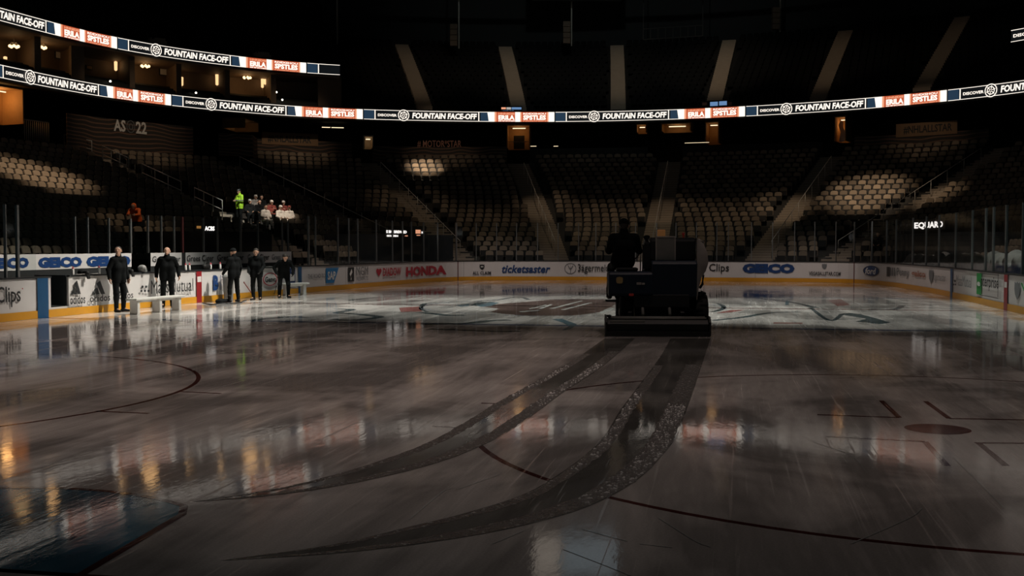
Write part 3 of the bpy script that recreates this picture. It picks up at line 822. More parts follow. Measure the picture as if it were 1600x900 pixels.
# ------------------------------------------------------------------ rink glass
def glass_run(path, xs, z0, z1, label, group, thick=(), zref=1.5, posts='post', rnd=None):
    for k in range(len(xs)-1):
        s0, s1 = path.px(xs[k], zref), path.px(xs[k+1], zref)
        if s1-s0 < .05: continue
        p = path.at((s0+s1)/2); o = empty('glass_panel', (p[0], p[1], z0)); tag(o, label, 'glass panel', group)
        q = MB(); n = 3; u = np.linspace(s0+.02, s1-.02, n+1); a = path.at(u, .0)-p
        q.add([(*w, .01) for w in a]+[(*w, z1-z0) for w in a], [(i, i+1, n+2+i, n+1+i) for i in range(n)])
        g = q.build('pane', M_glass, o, fix=False)
        e = path.at(s0)-p; q = MB(); w = .075 if xs[k] in thick else .04
        t_ = path.at(s0+.1)-path.at(s0); q.box((e[0], e[1], (z1-z0)/2), (w, .07, z1-z0), 0, math.atan2(t_[1], t_[0]))
        q.build('post', M_redpost if xs[k] in RED_POSTS else M_steel, o)
RED_POSTS = (285,)
GP = BOARD.off(-.07)
def build_glass():
    glass_run(GP, [8, 27, 56.5], 1.075, 2.88, 'tall glass panel on the boards nearest the camera at left, short of the players gate', 'glass panels beside the bench gate', (56.5, 27), 2)
    glass_run(GP, [482, 493, 528, 545, 559, 588, 613, 629, 643, 662, 684], 1.075, 3.05, 'glass panel along the curving left corner boards beyond the team bench', 'left corner glass panels', (482,))
    glass_run(GP, [684, 713, 744, 776, 807, 840, 872, 904, 931, 962, 993, 1026, 1056, 1088, 1120, 1138, 1174, 1207, 1241.5, 1273, 1306, 1335], 1.075, 3.08, 'glass panel on the straight end boards behind the ice machine', 'end glass panels', (713,))
    glass_run(GP, [1335, 1362, 1385, 1400, 1426, 1447, 1467, 1493, 1519, 1540, 1552, 1572, 1598, 1640, 1700], 1.075, 3.05, 'glass panel along the curving right corner and side boards', 'right side glass panels', (1400, 1540, 1552, 1572))
    BG = BK.off(-.05)
    glass_run(BG, [-30, 117, 137, 170, 204, 207], 1.62, 2.75, 'glass panel behind the team bench above the blue lettered board', 'glass panels above the blue lettered bench board', (204,), 2)
    glass_run(BG, [231, 252, 272, 285, 318, 340, 376, 403, 441, 450, 458], 1.62, 2.9, 'glass panel behind the team bench above the black lettered boards', 'glass panels above the black lettered bench boards', (285, 376), 2)

# ------------------------------------------------------------------ concourse, ribbon boards, suites
ths_l = 122.
def slab(fn0, fn1, z0, z1, t0, t1, name, m, step=1.0):
    """solid ring slab between two radii and two angles"""
    n = max(2, int(abs(t0-t1)/step)); tt = np.linspace(t0, t1, n+1); mb = MB()
    vs = [P3(t, float(fn0(t)), z0) for t in tt]+[P3(t, float(fn0(t)), z1) for t in tt]+[P3(t, float(fn1(t)), z1) for t in tt]+[P3(t, float(fn1(t)), z0) for t in tt]
    m_ = n+1; fs = []
    for i in range(n):
        for k in range(4):
            k2 = (k+1) % 4; fs.append((k*m_+i, k2*m_+i, k2*m_+i+1, k*m_+i+1))
    fs += [(0, m_, 2*m_, 3*m_), (n, 3*m_+n, 2*m_+n, m_+n)]
    mb.add(vs, fs); return mb.build(name, m)
ZC = ZR[-1]+.30          # concourse floor
r_back = lambda t: r_out(t)+8.0
struct(slab(lambda t: r_row(t, NR)-.02, r_back, ZC-.5, ZC, 122, -112, 'floor_concourse', M_conc))
struct(slab(lambda t: r_rib(t)+.5, r_back, Z1-.09, Z1-.01, 122, -112, 'ceiling_concourse', M_dark))
struct(slab(r_back, lambda t: r_back(t)+.3, ZC-1, Z1+1, 122, -112, 'wall_concourse', M_dark))
struct(slab(lambda t: r_rib(t)+.04, lambda t: r_rib(t)+.5, Z1-RH-.12, Z1+RH+.10, 122, -112, 'wall_lower_fascia', M_dark))

# banners on the parapet behind the last row
r_par = lambda t: r_row(t, row_top(t))+.10
def parapet(x0, x1, z1, name, z0=None, m=M_wave):
    t0, t1 = th_px(r_par, x0, 8.), th_px(r_par, x1, 8.)
    zb = ZR[int(row_top((t0+t1)/2))-1]+.3
    o = struct(slab(r_par, lambda t: r_par(t)+.12, zb, z1, t0, t1, 'wall_parapet_'+name, m)); return o
RPAR = Path(np.array([P3(t, float(r_par(t)), 0)[:2] for t in np.r_[np.arange(122, 36.3, -.75), 36.1]]))
RPAR2 = Path(np.array([P3(t, float(r_par(t)), 0)[:2] for t in np.arange(35.5, -112, -.75)]))
parapet(105, 302, 9.35, 'left', )
parapet(342, 550, 9.1, 'left_corner')
parapet(583, 792, 8.85, 'end')
parapet(828, 1012, 8.7, 'end_centre', m=M_dark)
parapet(1066, 1285, 8.7, 'end_right', m=M_dark)
parapet(1335, 1545, 8.85, 'right')
def banner(nm, label, parts, P, z): 
    o = ad(parts, P, None, None, .05, z); o.name = nm; o.parent = None; tag(o, label, 'banner')
banner('banner_lettering', 'pale letters and digits AS 22 with round emblem on the left dark banner', [('T', 177, 195.5, 187, 205.5, M_inkwhite, 'AS', .03), ('O', 197, 210, 188, 208, M_inkgrey, .14), ('O', 200, 207, 193, 203, M_inkgrey, .3), ('T', 211, 228, 190.5, 209.5, M_inkwhite, '22', .03)], RPAR, 8.6)
banner('hashtag_sign', 'tan sign with dark hashtag lettering above the left corner seats', [('R', 407, 497, 208, 227, M_sign), ('T', 418, 486, 212, 224, M_ink, '#NHLALLSTAR', .02)], RPAR2, 8.5)
banner('banner_lettering', 'faint brown lettering on the wavy banner above the spotlit seats', [('T', 652, 721, 219, 231, M_inkbrown, '# MOTOR*STAR', .01)], RPAR2, 8.4)
banner('hashtag_sign', 'dim brown sign with dark hashtag lettering at far right', [('R', 1400, 1496, 191, 212, M_sign), ('T', 1412, 1488, 195, 208, M_ink, '#NHLALLSTAR', .02)], RPAR2, 8.5)

# the ribbon boards
def ribbon(z, starts, name, label, x_l, x_r, P=RIBP):
    mats = [E_black, E_white, E_blue, E_red, E_orange]
    mb = MB(); S = [P.px(x, z) for x in starts]
    per = float(np.mean(np.diff(S))); S = [S[0]-per] + S + [S[-1]+per]
    sl, sr = P.px(x_l, z) if x_l is not None else S[0]-9, P.px(x_r, z) if x_r is not None else S[-1]+8
    P.strip(mb, sl, sr, z-RH, z+RH, .0, 0)
    z0, z1 = z-RH, z+RH
    for a, b in zip(S[:-1], S[1:]):
        L = b-a
        U = lambda f: a+f*L
        def R(f0, f1, y0, y1, m, o, sl0=0., sl1=0.):
            if U(f1) <= sl or U(f0) >= sr: return
            P.strip(mb, max(U(f0), sl), min(U(f1), sr), z+RH*y0, z+RH*y1, o, m, .5, sl0, sl1)
        R(0, .65, .90, 1, 1, .02); R(0, .65, -1, -.90, 1, .02)
        R(0, .052, -.9, .9, 2, .02); R(.055, .060, -.9, .9, 1, .02)
        R(.595, .600, -.9, .9, 1, .02); R(.607, .655, -.9, .9, 2, .02)
        R(.650, .688, -1, 1, 1, .025, -.10, 0)
        R(.680, .690, -1, 1, 4, .03); R(.690, .788, -1, 1, 3, .03); R(.788, .815, -1, 1, 1, .03); R(.815, .822, -1, 1, 4, .03)
        R(.822, .955, -1, 1, 3, .03); R(.955, .963, -1, 1, 4, .03); R(.963, .994, -1, 1, 1, .03)
        def T(f0, f1, y0, y1, t, m, o, bold=.02, sh=0.):
            if U(f0) < sl or U(f1) > sr: return
            put_text(P, mb, t, U(f0), U(f1), z+RH*y0, z+RH*y1, o, m, bold, sh)
        T(.072, .17, -.30, .22, 'DISCOVER', 1, .03, .03)
        T(.25, .588, -.58, .60, 'FOUNTAIN FACE-OFF', 1, .03, .035, .12)
        T(.70, .785, -.62, .35, 'ERILA', 1, .045, .05); T(.83, .950, -.62, .35, 'SPSTLES', 1, .045, .05)
        T(.70, .785, .45, .85, 'HNNIDIS', 4, .045, .04); T(.83, .950, .45, .85, 'RDEXSHOU', 1, .045, .03)
        T(.70, .785, -.96, -.72, 'IIHNOIEI', 1, .045, .04); T(.83, .950, -.96, -.72, 'NSIIDNIIN', 4, .045, .03)
        c, w = U(.205), RH*1.16
        if sl < c-w and c+w < sr:
            put_ring(P, mb, c-w, c+w, z-w, z+w, .05, .14, 1, fill=0)
            put_ring(P, mb, c-w*.62, c+w*.62, z-w*.62, z+w*.62, .06, .2, 1)
            for k in range(6):
                aa = k*PI/3+.3; ca, sa_ = math.cos(aa), math.sin(aa)
                put_poly(P, mb, [(.5+.06*ca-.025*sa_, .5+.06*sa_+.025*ca), (.5+.38*ca-.025*sa_, .5+.38*sa_+.025*ca), (.5+.38*ca+.025*sa_, .5+.38*sa_-.025*ca), (.5+.06*ca+.025*sa_, .5+.06*sa_-.025*ca)], c-w, c+w, z-w, z+w, .065, 1)
    o = mb.build(name, mats, fix=False); tag(o, label, 'led ribbon board'); return o
ribbon(Z1, [268.6, 568.5, 868, 1166, 1481.5], 'led_ribbon_board', 'long white lettered ribbon display curving round the whole bowl above the lower seats', None, None)
ribbon(Z2, [-108, 184, 480], 'led_ribbon_board', 'upper left ribbon display ending above the hospitality boxes', None, 531)
mb = MB(); s0 = RIBP.px(1580, Z2)
RIBP.strip(mb, s0, s0+9, Z2-RH, Z2+RH, 0, 0); RIBP.strip(mb, s0, s0+9, Z2+RH*.9, Z2+RH, .02, 1); RIBP.strip(mb, s0, s0+9, Z2-RH, Z2-RH*.9, .02, 1)
put_text(RIBP, mb, 'DISCOVER', s0+.15, s0+1.9, Z2-RH*.3, Z2+RH*.25, .03, 1, .03)
tag(mb.build('led_ribbon_board', [E_black, E_white], fix=False), 'short end of the upper ribbon display in the top right of the bowl', 'led ribbon board')

# small displays standing above the end ribbon
def above(parts, nm, label):
    o = ad(parts, RIBP, None, None, -.6, Z1+.9); o.name = nm; o.parent = None; tag(o, label, 'display')
above([('R', 783, 816, 164, 174, M_dark), ('R', 784, 791, 166, 169, E_orange), ('R', 792, 799, 166, 169.5, E_tvw), ('R', 800, 815, 166, 169.5, E_tv), ('T', 785, 803, 171, 173, E_tv, 'LOGO LINE', .03)], 'small_display', 'tiny coloured display over the middle of the long ribbon')
above([('R', 1092, 1142, 155, 167, M_dark), ('R', 1095, 1102, 158.5, 163, M_inkbrown), ('R', 1107, 1119, 157.5, 164, E_tv), ('R', 1121, 1133, 156.5, 163, E_tv), ('R', 1135, 1141, 158, 163.5, M_inkbrown)], 'small_display', 'row of blue screens on the rim right of the machine')

# hospitality boxes between the two ribbons at left
tS = th_px(r_rib, 531, Z1+1.4)
r_sb = lambda t: r_rib(t)+3.4
struct(slab(lambda t: r_rib(t)+.5, lambda t: r_sb(t)+.2, Z1+.0, Z1+.25, 122, tS, 'floor_boxes', M_dark))
struct(slab(lambda t: r_rib(t)+.05, lambda t: r_sb(t)+.2, Z2-RH-.18, Z2-RH+.1, 122, tS, 'ceiling_boxes', M_suitewall))
struct(slab(r_sb, lambda t: r_sb(t)+.2, Z1, Z2+.3, 122, tS, 'wall_boxes', M_suitewall))
struct(slab(lambda t: r_rib(t)+.04, lambda t: r_rib(t)+.5, Z2-RH-.1, Z2+RH+.1, 122, tS, 'wall_upper_fascia', M_dark))
for k, (x, w) in enumerate(((58, 10), (121, 20), (206, 8), (279, 8), (355, 7), (427, 8), (515, 36))):
    t = th_px(lambda q: r_rib(q)+.7, x, Z1+1.2); r = float(r_rib(t))+.8; p = P3(t, r, 0)
    D_ = float(proj(p)[2][0]); ww = w*D_/F
    q = MB(); q.box((p[0], p[1], (Z1+.2+Z2-RH)/2), (.4, ww, Z2-RH-Z1-.2), 0, math.radians(t)); 
    q2 = P3(t, r+1.4, 0); q.box((q2[0], q2[1], (Z1+.2+Z2-RH)/2), (2.4, .14, Z2-RH-Z1-.2), 0, math.radians(t))
    struct(q.build('wall_box_partition', M_suitewall))
# dark counters / seat fronts in the boxes
q = MB()
for j in range(3):
    rr = lambda t, j=j: r_rib(t)+.9+.8*j
    P_ = Path(np.array([P3(t, float(rr(t)), 0)[:2] for t in np.arange(122, tS, -.75)]))
    P_.wall(q, .2, P_.S[-1]-.3, Z1+.25, Z1+.75+.22*j, 0, -.14)
struct(q.build('wall_box_counter', M_dark))
def box_pt(x, y, dr):
    """point inside a box at picture position (x, y), dr metres behind the ribbon"""
    t = th_px(lambda q: r_rib(q)+dr, x, Z1+1.8); r = float(r_rib(t))+dr; p = P3(t, r, 0)
    P_ = np.array(p[:2]); v = ray(x, y); k = ((P_[0]-CX)*cd[0]+(P_[1]-CY)*cd[1])/(v[0]*cd[0]+v[1]*cd[1])
    return (p[0], p[1], float(H+k*v[2]))
def point_light(p, col, e, r=.15):
    l = bpy.data.lights.new('lamp_light', 'POINT'); l.color = col; l.energy = e; l.shadow_soft_size = r
    o = bpy.data.objects.new('lamp_light', l); COL.objects.link(o); o.location = p; return o
def sphere(mb, c, r, mi=0, n=10, m=6, sz=1.):
    prof = [(max(1e-4, r*math.sin(PI*i/m)), -r*sz*math.cos(PI*i/m)) for i in range(m+1)]
    mb.lathe(prof, n, c, 'z', mi)
def chandelier(x, y, label, big=True):
    p = box_pt(x, y, 1.9); o = empty('chandelier', p); tag(o, label, 'lamp', 'chandeliers in the boxes')
    q = MB(); q.tube([(0,0,.15), (0,0, Z2-RH-.2-p[2])], .015, 6)
    for k in range(5):
        a = 2*PI*k/5; q.tube([(0,0,.15), (.12*math.cos(a),.12*math.sin(a),.2), (.22*math.cos(a),.22*math.sin(a),.05)], .012, 5)
    q.build('frame', M_rail, o, True)
    for k in range(5):
        a = 2*PI*k/5; b = MB(); sphere(b, (.22*math.cos(a), .22*math.sin(a), -.02), .085); b.build('globe', E_warm, o, True)
    point_light((p[0], p[1], p[2]-.6), (1., .55, .22), 16 if big else 6, .5)
chandelier(65, 74, 'glowing chandelier in the second box from the left edge')
chandelier(227, 103, 'glowing chandelier in the box right of the round ribbon emblem')
chandelier(386, 121, 'brightest chandelier in the rightmost lit box')
chandelier(22, 72, 'dim chandelier in the leftmost box', False)
def wall_lamp(x, y, label, dr=2.9, h=.5, m=None, e=2.5):
    p = box_pt(x, y, dr); o = empty('wall_lamp', p); tag(o, label, 'lamp', 'small lamps in the boxes')
    q = MB(); q.lathe([(.05,-h/2-.04),(.09,-h/2),(.10,h/2),(.05,h/2+.03)], 12); q.build('shade', m or E_warm_soft, o, True)
    q = MB(); q.tube([(0,0,-h/2),(0,0,-h/2-.2)], .02, 6); q.build('stem', M_rail, o, True)
    if e: point_light((p[0]-.2, p[1]-.3, p[2]), (1., .55, .22), e*.6, .4)
wall_lamp(181, 103, 'small amber lamp in the box left of the emblem chandelier')
wall_lamp(284, 127, 'white shaded lamp standing low between two boxes')
wall_lamp(339, 124, 'slim amber lamp left of the brightest chandelier', h=.7)
wall_lamp(410, 127, 'slim amber lamp right of the brightest chandelier', h=.8)
wall_lamp(414.5, 126, 'short bright lamp at the right end of the lit boxes', h=.45)
wall_lamp(8, 92, 'low orange lamp at the left edge of the picture', h=.2)
for x, y, lab in ((306,145,'small white spot lamp right of the emblem on the upper ribbon'), (441,156,'small white spot lamp at the right of the boxes'), (432,144,'faint spot lamp above the right one'), (172,127,'small white spot lamp above the lower ribbon')):
    p = box_pt(x, y, .6); o = empty('spot_lamp', p); tag(o, lab, 'lamp')
    q = MB(); sphere(q, (0,0,0), .06); q.build('bulb', E_dot, o, True); q = MB(); q.lathe([(.03,.05),(.07,.09),(.06,.16)], 10); q.build('housing', M_cap, o, True)
def picture(x0, x1, y0, y1, m, label, cat='picture', nm='framed_picture'):
    a, b = np.array(box_pt(x0, (y0+y1)/2, 3.3)), np.array(box_pt(x1, (y0+y1)/2, 3.3))
    z1_, z0_ = box_pt((x0+x1)/2, y0, 3.3)[2], box_pt((x0+x1)/2, y1, 3.3)[2]
    o = empty(nm, (a+b)/2); tag(o, label, cat)
    d = b-a; L = np.hypot(d[0], d[1]); ang = math.atan2(d[1], d[0])
    q = MB(); q.box((0,0,0), (L, .06, abs(z1_-z0_)), 0, ang); q.build('frame', M_cap, o)
    n = np.array([math.sin(ang), -math.cos(ang)])
    if n @ np.array([-a[0], -a[1]]) < 0: n = -n
    q = MB(); q.box((n[0]*.035, n[1]*.035, 0), (L-.1, .02, abs(z1_-z0_)-.1), 0, ang); q.build('panel', m, o)
picture(86, 95, 80, 92, M_inkwhite, 'small pale picture beside the blue screen in a box')
picture(97, 103, 79, 90, E_tv, 'glowing blue screen on the wall of a box', 'screen', 'wall_screen')
picture(249, 261, 104, 118, M_inkwhite, 'pale picture right of the emblem chandelier')
picture(134, 144, 102, 109, M_warmwall, 'small amber picture low in the middle box')

# concourse openings with warm light inside
def portal(x0, x1, y0, y1, nm, label, e=120, dr=2.2, jamb=True, back=M_warmwall):
    t0, t1 = th_px(lambda t: r_par(t)+dr, x0, 9.), th_px(lambda t: r_par(t)+dr, x1, 9.)
    tm = (t0+t1)/2; p0, p1 = np.array(P3(t0, float(r_par(t0))+dr, 0)), np.array(P3(t1, float(r_par(t1))+dr, 0))
    c = (p0+p1)/2; D_ = float(proj(c)[2][0])
    z1_ = min(H+(384-y0)*D_/F, Z1-.20); z0_ = H+(384-y1)*D_/F
    d = p1-p0; L = np.hypot(d[0], d[1]); ang = math.atan2(d[1], d[0]); o = empty(nm, (c[0], c[1], z0_), ang); tag(o, label, 'doorway')
    s_ = 1 if math.cos(ang)*c[1]-math.sin(ang)*c[0] > 0 else -1    # which local side is outwards
    h = z1_-z0_; dep = 1.6*s_
    q = MB(); q.box((0, dep, h/2), (L, .08, h)); q.build('back_wall', back, o)
    q = MB(); q.box((0, dep/2, h+.04), (L+.2, abs(dep), .08)); q.build('soffit', back, o)
    q = MB(); q.box((-L/2-.04, dep/2, h/2), (.08, abs(dep), h)); q.build('jamb', back, o)
    q = MB(); q.box((L/2+.04, dep/2, h/2), (.08, abs(dep), h)); q.build('jamb', back, o)
    q = MB(); q.tube([(-L*.3, dep*.55, h-.12), (L*.3, dep*.55, h-.12)], .035, 8); q.build('tube_light', E_tube, o, True)
    l = point_light((0, 0, 0), (1., .50, .16), e*.085, .4); l.location = (0, dep*.5, h*.72); l.parent = o
    return o, L, h, s_
o, L, h, s_ = portal(793, 827, 197, 232, 'lit_doorway', 'amber lit opening at the head of the aisle left of the driver', 70)
q = MB(); q.box((L*.0, s_*.9, h*.30), (L*.5, .1, h*.6)); q.build('door', M_dark, o); 
q = MB(); q.tube([(-L*.45, 0, .45), (L*.45, 0, .45)], .025, 6); q.build('guard_rail', M_rail, o, True)
portal(-6, 36, 136, 192, 'lit_room', 'large amber lit room at the left edge under the lower ribbon', 420)
q = MB(); P_ = ring(lambda t: r_par(t)+.6); a_, b_ = P_.at(P_.px(38, 8.6)), P_.at(P_.px(76, 8.6)); zb_ = ZC
for k in range(13):
    c_ = a_+(b_-a_)*k/12; q.tube([(*c_, zb_), (*c_, zb_+1.1)], .018, 6)
q.tube([(*a_, zb_+1.1), (*b_, zb_+1.1)], .03, 6)
tag(q.build('guard_railing', M_rail, None, True), 'grey picket guard railing beside the amber lit room', 'railing')
portal(995, 1009, 193, 207, 'lit_doorway', 'small square amber opening left of the aisle behind the machine', 30, 3.)
portal(1034, 1078, 193, 205, 'lit_doorway', 'wide amber opening over the aisle behind the machine', 55, 3.)
o = portal(1103, 1122, 190, 224, 'lit_doorway', 'narrow amber opening right of the wide one', 22, 3.)
o, L, h, s_ = portal(1305, 1320, 184, 221, 'lit_doorway', 'tall bright amber doorway above the far right aisle', 90, 1.5)
q = MB(); q.prism([(-.2,0),(.15,0),(.2,h*.4),(.05,h*.62),(.1,h*.8),(-.1,h*.9),(-.25,h*.7),(-.1,h*.4)], s_*.5, s_*.55); q.build('hanging_sheet', M_whitecloth, o)
portal(384, 404, 190, 204, 'lit_doorway', 'dim amber recess left of the tan hashtag sign', 8, 3.)
portal(570, 582, 214, 231, 'lit_doorway', 'small pale doorway at the head of the leftmost end aisle', 12, 1.0, back=M_whitecloth)
def strip_light(x0, x1, y, label, dr=3.5, t=.03):
    P_ = ring(lambda t: r_par(t)+dr); z = P_.zat((x0+x1)/2, y, 9.); a, b = P_.at(P_.px(x0, z)), P_.at(P_.px(x1, z)); c = (a+b)/2
    o = empty('strip_light', (c[0], c[1], z)); tag(o, label, 'lamp', 'strip lights under the ribbon')
    q = MB(); q.tube([(*(a-c), 0), (*(b-c), 0)], t, 6); q.build('tube', E_tube, o, True)
    q = MB(); q.bar((*(a-c), t+.03), (*(b-c), t+.03), .1, .04); q.build('housing', M_cap, o)
strip_light(503, 516, 199, 'short white strip light under the left ribbon')
strip_light(518, 537, 199.5, 'longer white strip light under the left ribbon')
strip_light(829, 838, 228.5, 'tiny white strip light right of the amber opening', .25, .02)
strip_light(865, 872, 228.5, 'tiny white strip light further along the rim', .25, .02)
strip_light(1070, 1108, 223, 'faint white strip light under the amber openings', .3, .015)

c_ = at_depth(902, -6, 82); o = empty('video_board', tuple(c_), YAW); tag(o, 'wide video board hanging above the top edge of the picture, mirrored in the near ice', 'video board')
q = MB(); q.box((.2,0,1.3), (.4,6.6,3.2)); q.build('casing', M_cap, o, bevel=.04)
q = MB(); q.box((-.22,2.2,1.3), (.03,2.0,2.9)); q.build('screen', emis('video_warm', (1.,.86,.72), .6), o)
q = MB(); q.box((-.22,-.95,1.3), (.03,4.0,2.9)); q.build('screen', emis('video_cool', (.72,.90,1.), .38), o)
for y_ in (-2, 2): q = MB(); q.tube([(.2,y_,2.9), (.2,y_,24.45-c_[2])], .03, 6); q.build('cable', M_rail, o)
# ------------------------------------------------------------------ upper deck
t_end0, t_end1 = tS-.3, th_px(r_rib, 1582, Z2)
NU = 15
def up_r(t, j): return r_rib(t)+.7+.78*j
UA = []
def up_aisle(xb, yb, xt, yt):
    z0, z1 = 11.35, 11.35+.43*NU
    tb, tt = th_px(lambda q: up_r(q, 0), xb, z0), th_px(lambda q: up_r(q, NU), xt, z1); UA.append((tb, tt))
for a in ((664,166,627,75), (811,168,789,80), (966,168,964,78), (1115,160,1140,68), (1278,152,1322,52), (1440,138,1505,38)): up_aisle(*a)
def deck(t0, t1, zb, n, name, rs=.43):
    tt = np.arange(t0, t1, -.75); mb = MB(); m_ = len(tt)
    for j in range(n):
        a = [P3(t, float(up_r(t, j)), zb+rs*j) for t in tt]; b = [P3(t, float(up_r(t, j+1)), zb+rs*j) for t in tt]; c = [P3(t, float(up_r(t, j+1)), zb+rs*(j+1)) for t in tt]
        mb.add(a+b+c, [(k, k+1, m_+k+1, m_+k) for k in range(m_-1)]+[(m_+k, m_+k+1, 2*m_+k+1, 2*m_+k) for k in range(m_-1)])
    return struct(mb.build(name, M_upconc, fix=False))
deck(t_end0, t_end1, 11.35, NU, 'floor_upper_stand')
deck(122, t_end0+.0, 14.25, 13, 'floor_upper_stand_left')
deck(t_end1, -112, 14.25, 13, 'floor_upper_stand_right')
for k, (ta, tb) in enumerate(UA):
    mb = MB()
    for j in range(NU*2):
        t = ta+(tb-ta)*(j+.5)/(NU*2); r = float(up_r(t, (j+.5)/2)); p = P3(t, r, 11.35+.43*(j+1)/2-.18)
        mb.box(p, (.41, 1.05, .40), 0, math.radians(t))
    struct(mb.build('floor_upper_aisle', M_upstep))
for x0, x1 in ((205, 247), (345, 412)):
    mb = MB()
    ta, tb = th_px(lambda q: up_r(q, 0), x1, 14.3), th_px(lambda q: up_r(q, 12), x0, 19)
    for j in range(24):
        t = ta+(tb-ta)*(j+.5)/24; p = P3(t, float(up_r(t, (j+.5)/2)), 14.25+.43*(j+1)/2-.18); mb.box(p, (.41, 1.05, .40), 0, math.radians(t))
    struct(mb.build('floor_upper_aisle', M_upstep))
up_seats = []
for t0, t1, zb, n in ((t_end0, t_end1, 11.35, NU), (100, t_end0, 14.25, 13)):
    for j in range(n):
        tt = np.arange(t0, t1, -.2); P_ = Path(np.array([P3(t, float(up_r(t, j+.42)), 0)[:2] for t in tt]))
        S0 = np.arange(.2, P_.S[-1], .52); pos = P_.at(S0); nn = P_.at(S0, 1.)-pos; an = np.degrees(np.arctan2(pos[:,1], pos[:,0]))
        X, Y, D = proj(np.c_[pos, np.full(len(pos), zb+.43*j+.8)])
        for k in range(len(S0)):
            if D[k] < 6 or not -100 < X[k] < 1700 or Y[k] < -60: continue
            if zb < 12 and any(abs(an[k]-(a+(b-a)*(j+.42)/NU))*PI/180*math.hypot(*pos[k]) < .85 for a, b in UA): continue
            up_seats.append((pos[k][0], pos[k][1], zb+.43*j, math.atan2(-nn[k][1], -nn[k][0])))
# back wall, roof rim and hanging speakers
struct(slab(lambda t: up_r(t, NU)+1.2, lambda t: up_r(t, NU)+1.6, 10, 30, 122, -112, 'wall_bowl', M_dark, 2))
struct(slab(lambda t: 20., lambda t: up_r(t, NU)+2, 24.5, 25., 122, -112, 'ceiling_roof', M_dark, 2))
q = MB()
Pq = Path(np.array([P3(t, float(up_r(t, 7)), 0)[:2] for t in np.arange(tS-4, -22, -1.)])); Pq.wall(q, .5, Pq.S[-1], 20.6, 20.95, 0, -.5, step=2)
struct(q.build('trim_roof_ring', M_conc))
def hanging(x, yt, yb, box, label, D_=84):
    p1, p0 = at_depth(x, yt, D_), at_depth(x, yb, D_); o = empty('hanging_speaker' if box else 'hanging_pipe', tuple(p0)); tag(o, label, 'speaker' if box else 'pipe')
    q = MB(); q.tube([(0,0,0), (0,0, 24.5-p0[2])], .06, 8); q.build('pipe', M_rail, o, True)
    if box:
        q = MB(); w = .45
        for k in range(4): q.box((-.2, .35, .35+.42*k), (.5, .55, .40), 0, YAW)
        q.build('cabinet', M_suitewall, o, bevel=.03)
hanging(717, 18, 76, True, 'slim speaker column hanging high at upper left of the end stand')
hanging(893, 15, 72, True, 'slim speaker column hanging high in the middle of the end stand')
hanging(1219, 8, 50, True, 'slim speaker column hanging high right of the middle')
hanging(1418, 0, 36, False, 'thin pipe hanging high at far right')
hanging(527, 35, 70, False, 'thin pipe hanging above the end of the upper left ribbon')
q = MB()
pa, pb = at_depth(1005, 62, 84), at_depth(1098, 56, 84)
for dz in (0, .8): q.bar(pa+np.array([0,0,dz]), pb+np.array([0,0,dz]), .06)
for k in range(9): m_ = pa+(pb-pa)*k/8; q.bar(m_, m_+np.array([0,0,.8]), .05)
for e in (pa, pb): q.bar(e, (e[0], e[1], 24.5), .06)
tag(q.build('catwalk_railing', M_conc), 'faint catwalk railing hanging high behind the machine', 'railing')

# ------------------------------------------------------------------ people: one smooth surface grown around a posed skeleton
def surface_nets(Fd, lo, h):
    ins = Fd < 0
    nx, ny, nz = Fd.shape
    c = [ins[i:nx-1+i, j:ny-1+j, k:nz-1+k] for i in (0,1) for j in (0,1) for k in (0,1)]
    cnt = sum(a.astype(np.int8) for a in c); act = (cnt > 0) & (cnt < 8)
    idx = -np.ones(act.shape, int); I = np.argwhere(act); idx[act] = np.arange(len(I))
    acc = np.zeros((len(I), 3)); n = np.zeros(len(I))
    corners = [(i, j, k) for i in (0,1) for j in (0,1) for k in (0,1)]
    val = {cn: Fd[I[:,0]+cn[0], I[:,1]+cn[1], I[:,2]+cn[2]] for cn in corners}
    for a in corners:
        for ax in range(3):
            if a[ax] == 0:
                b = list(a); b[ax] = 1; b = tuple(b)
                va, vb = val[a], val[b]; m = (va < 0) != (vb < 0)
                t = np.where(m, va/np.where(np.abs(va-vb) < 1e-12, 1, va-vb), 0)
                for d in range(3):
                    acc[:,d] += np.where(m, a[d] + (t if d == ax else 0), 0)
                n += m
    V = lo + (I + acc/np.maximum(n, 1)[:,None])*h
    faces = []
    for ax in range(3):
        sl0 = [slice(1, -1)]*3; sl0[ax] = slice(0, -1); sl1 = [slice(1, -1)]*3; sl1[ax] = slice(1, None)
        A, B = ins[tuple(sl0)], ins[tuple(sl1)]
        off = np.array([1,1,1]); off[ax] = 0
        E_ = np.argwhere(A != B)
        flip = A[tuple(E_.T)]; E_ = E_ + off
        u, w = (ax+1) % 3, (ax+2) % 3
        q = []
        for du, dw in ((1,1),(0,1),(0,0),(1,0)):
            P = E_.copy(); P[:,u] -= du; P[:,w] -= dw
            ok = np.ones(len(P), bool)
            q.append(idx[np.clip(P[:,0],0,idx.shape[0]-1), np.clip(P[:,1],0,idx.shape[1]-1), np.clip(P[:,2],0,idx.shape[2]-1)])
        q = np.stack(q, 1); q[~flip] = q[~flip][:, ::-1]
        faces.append(q[(q >= 0).all(1)])
    return V, np.concatenate(faces)

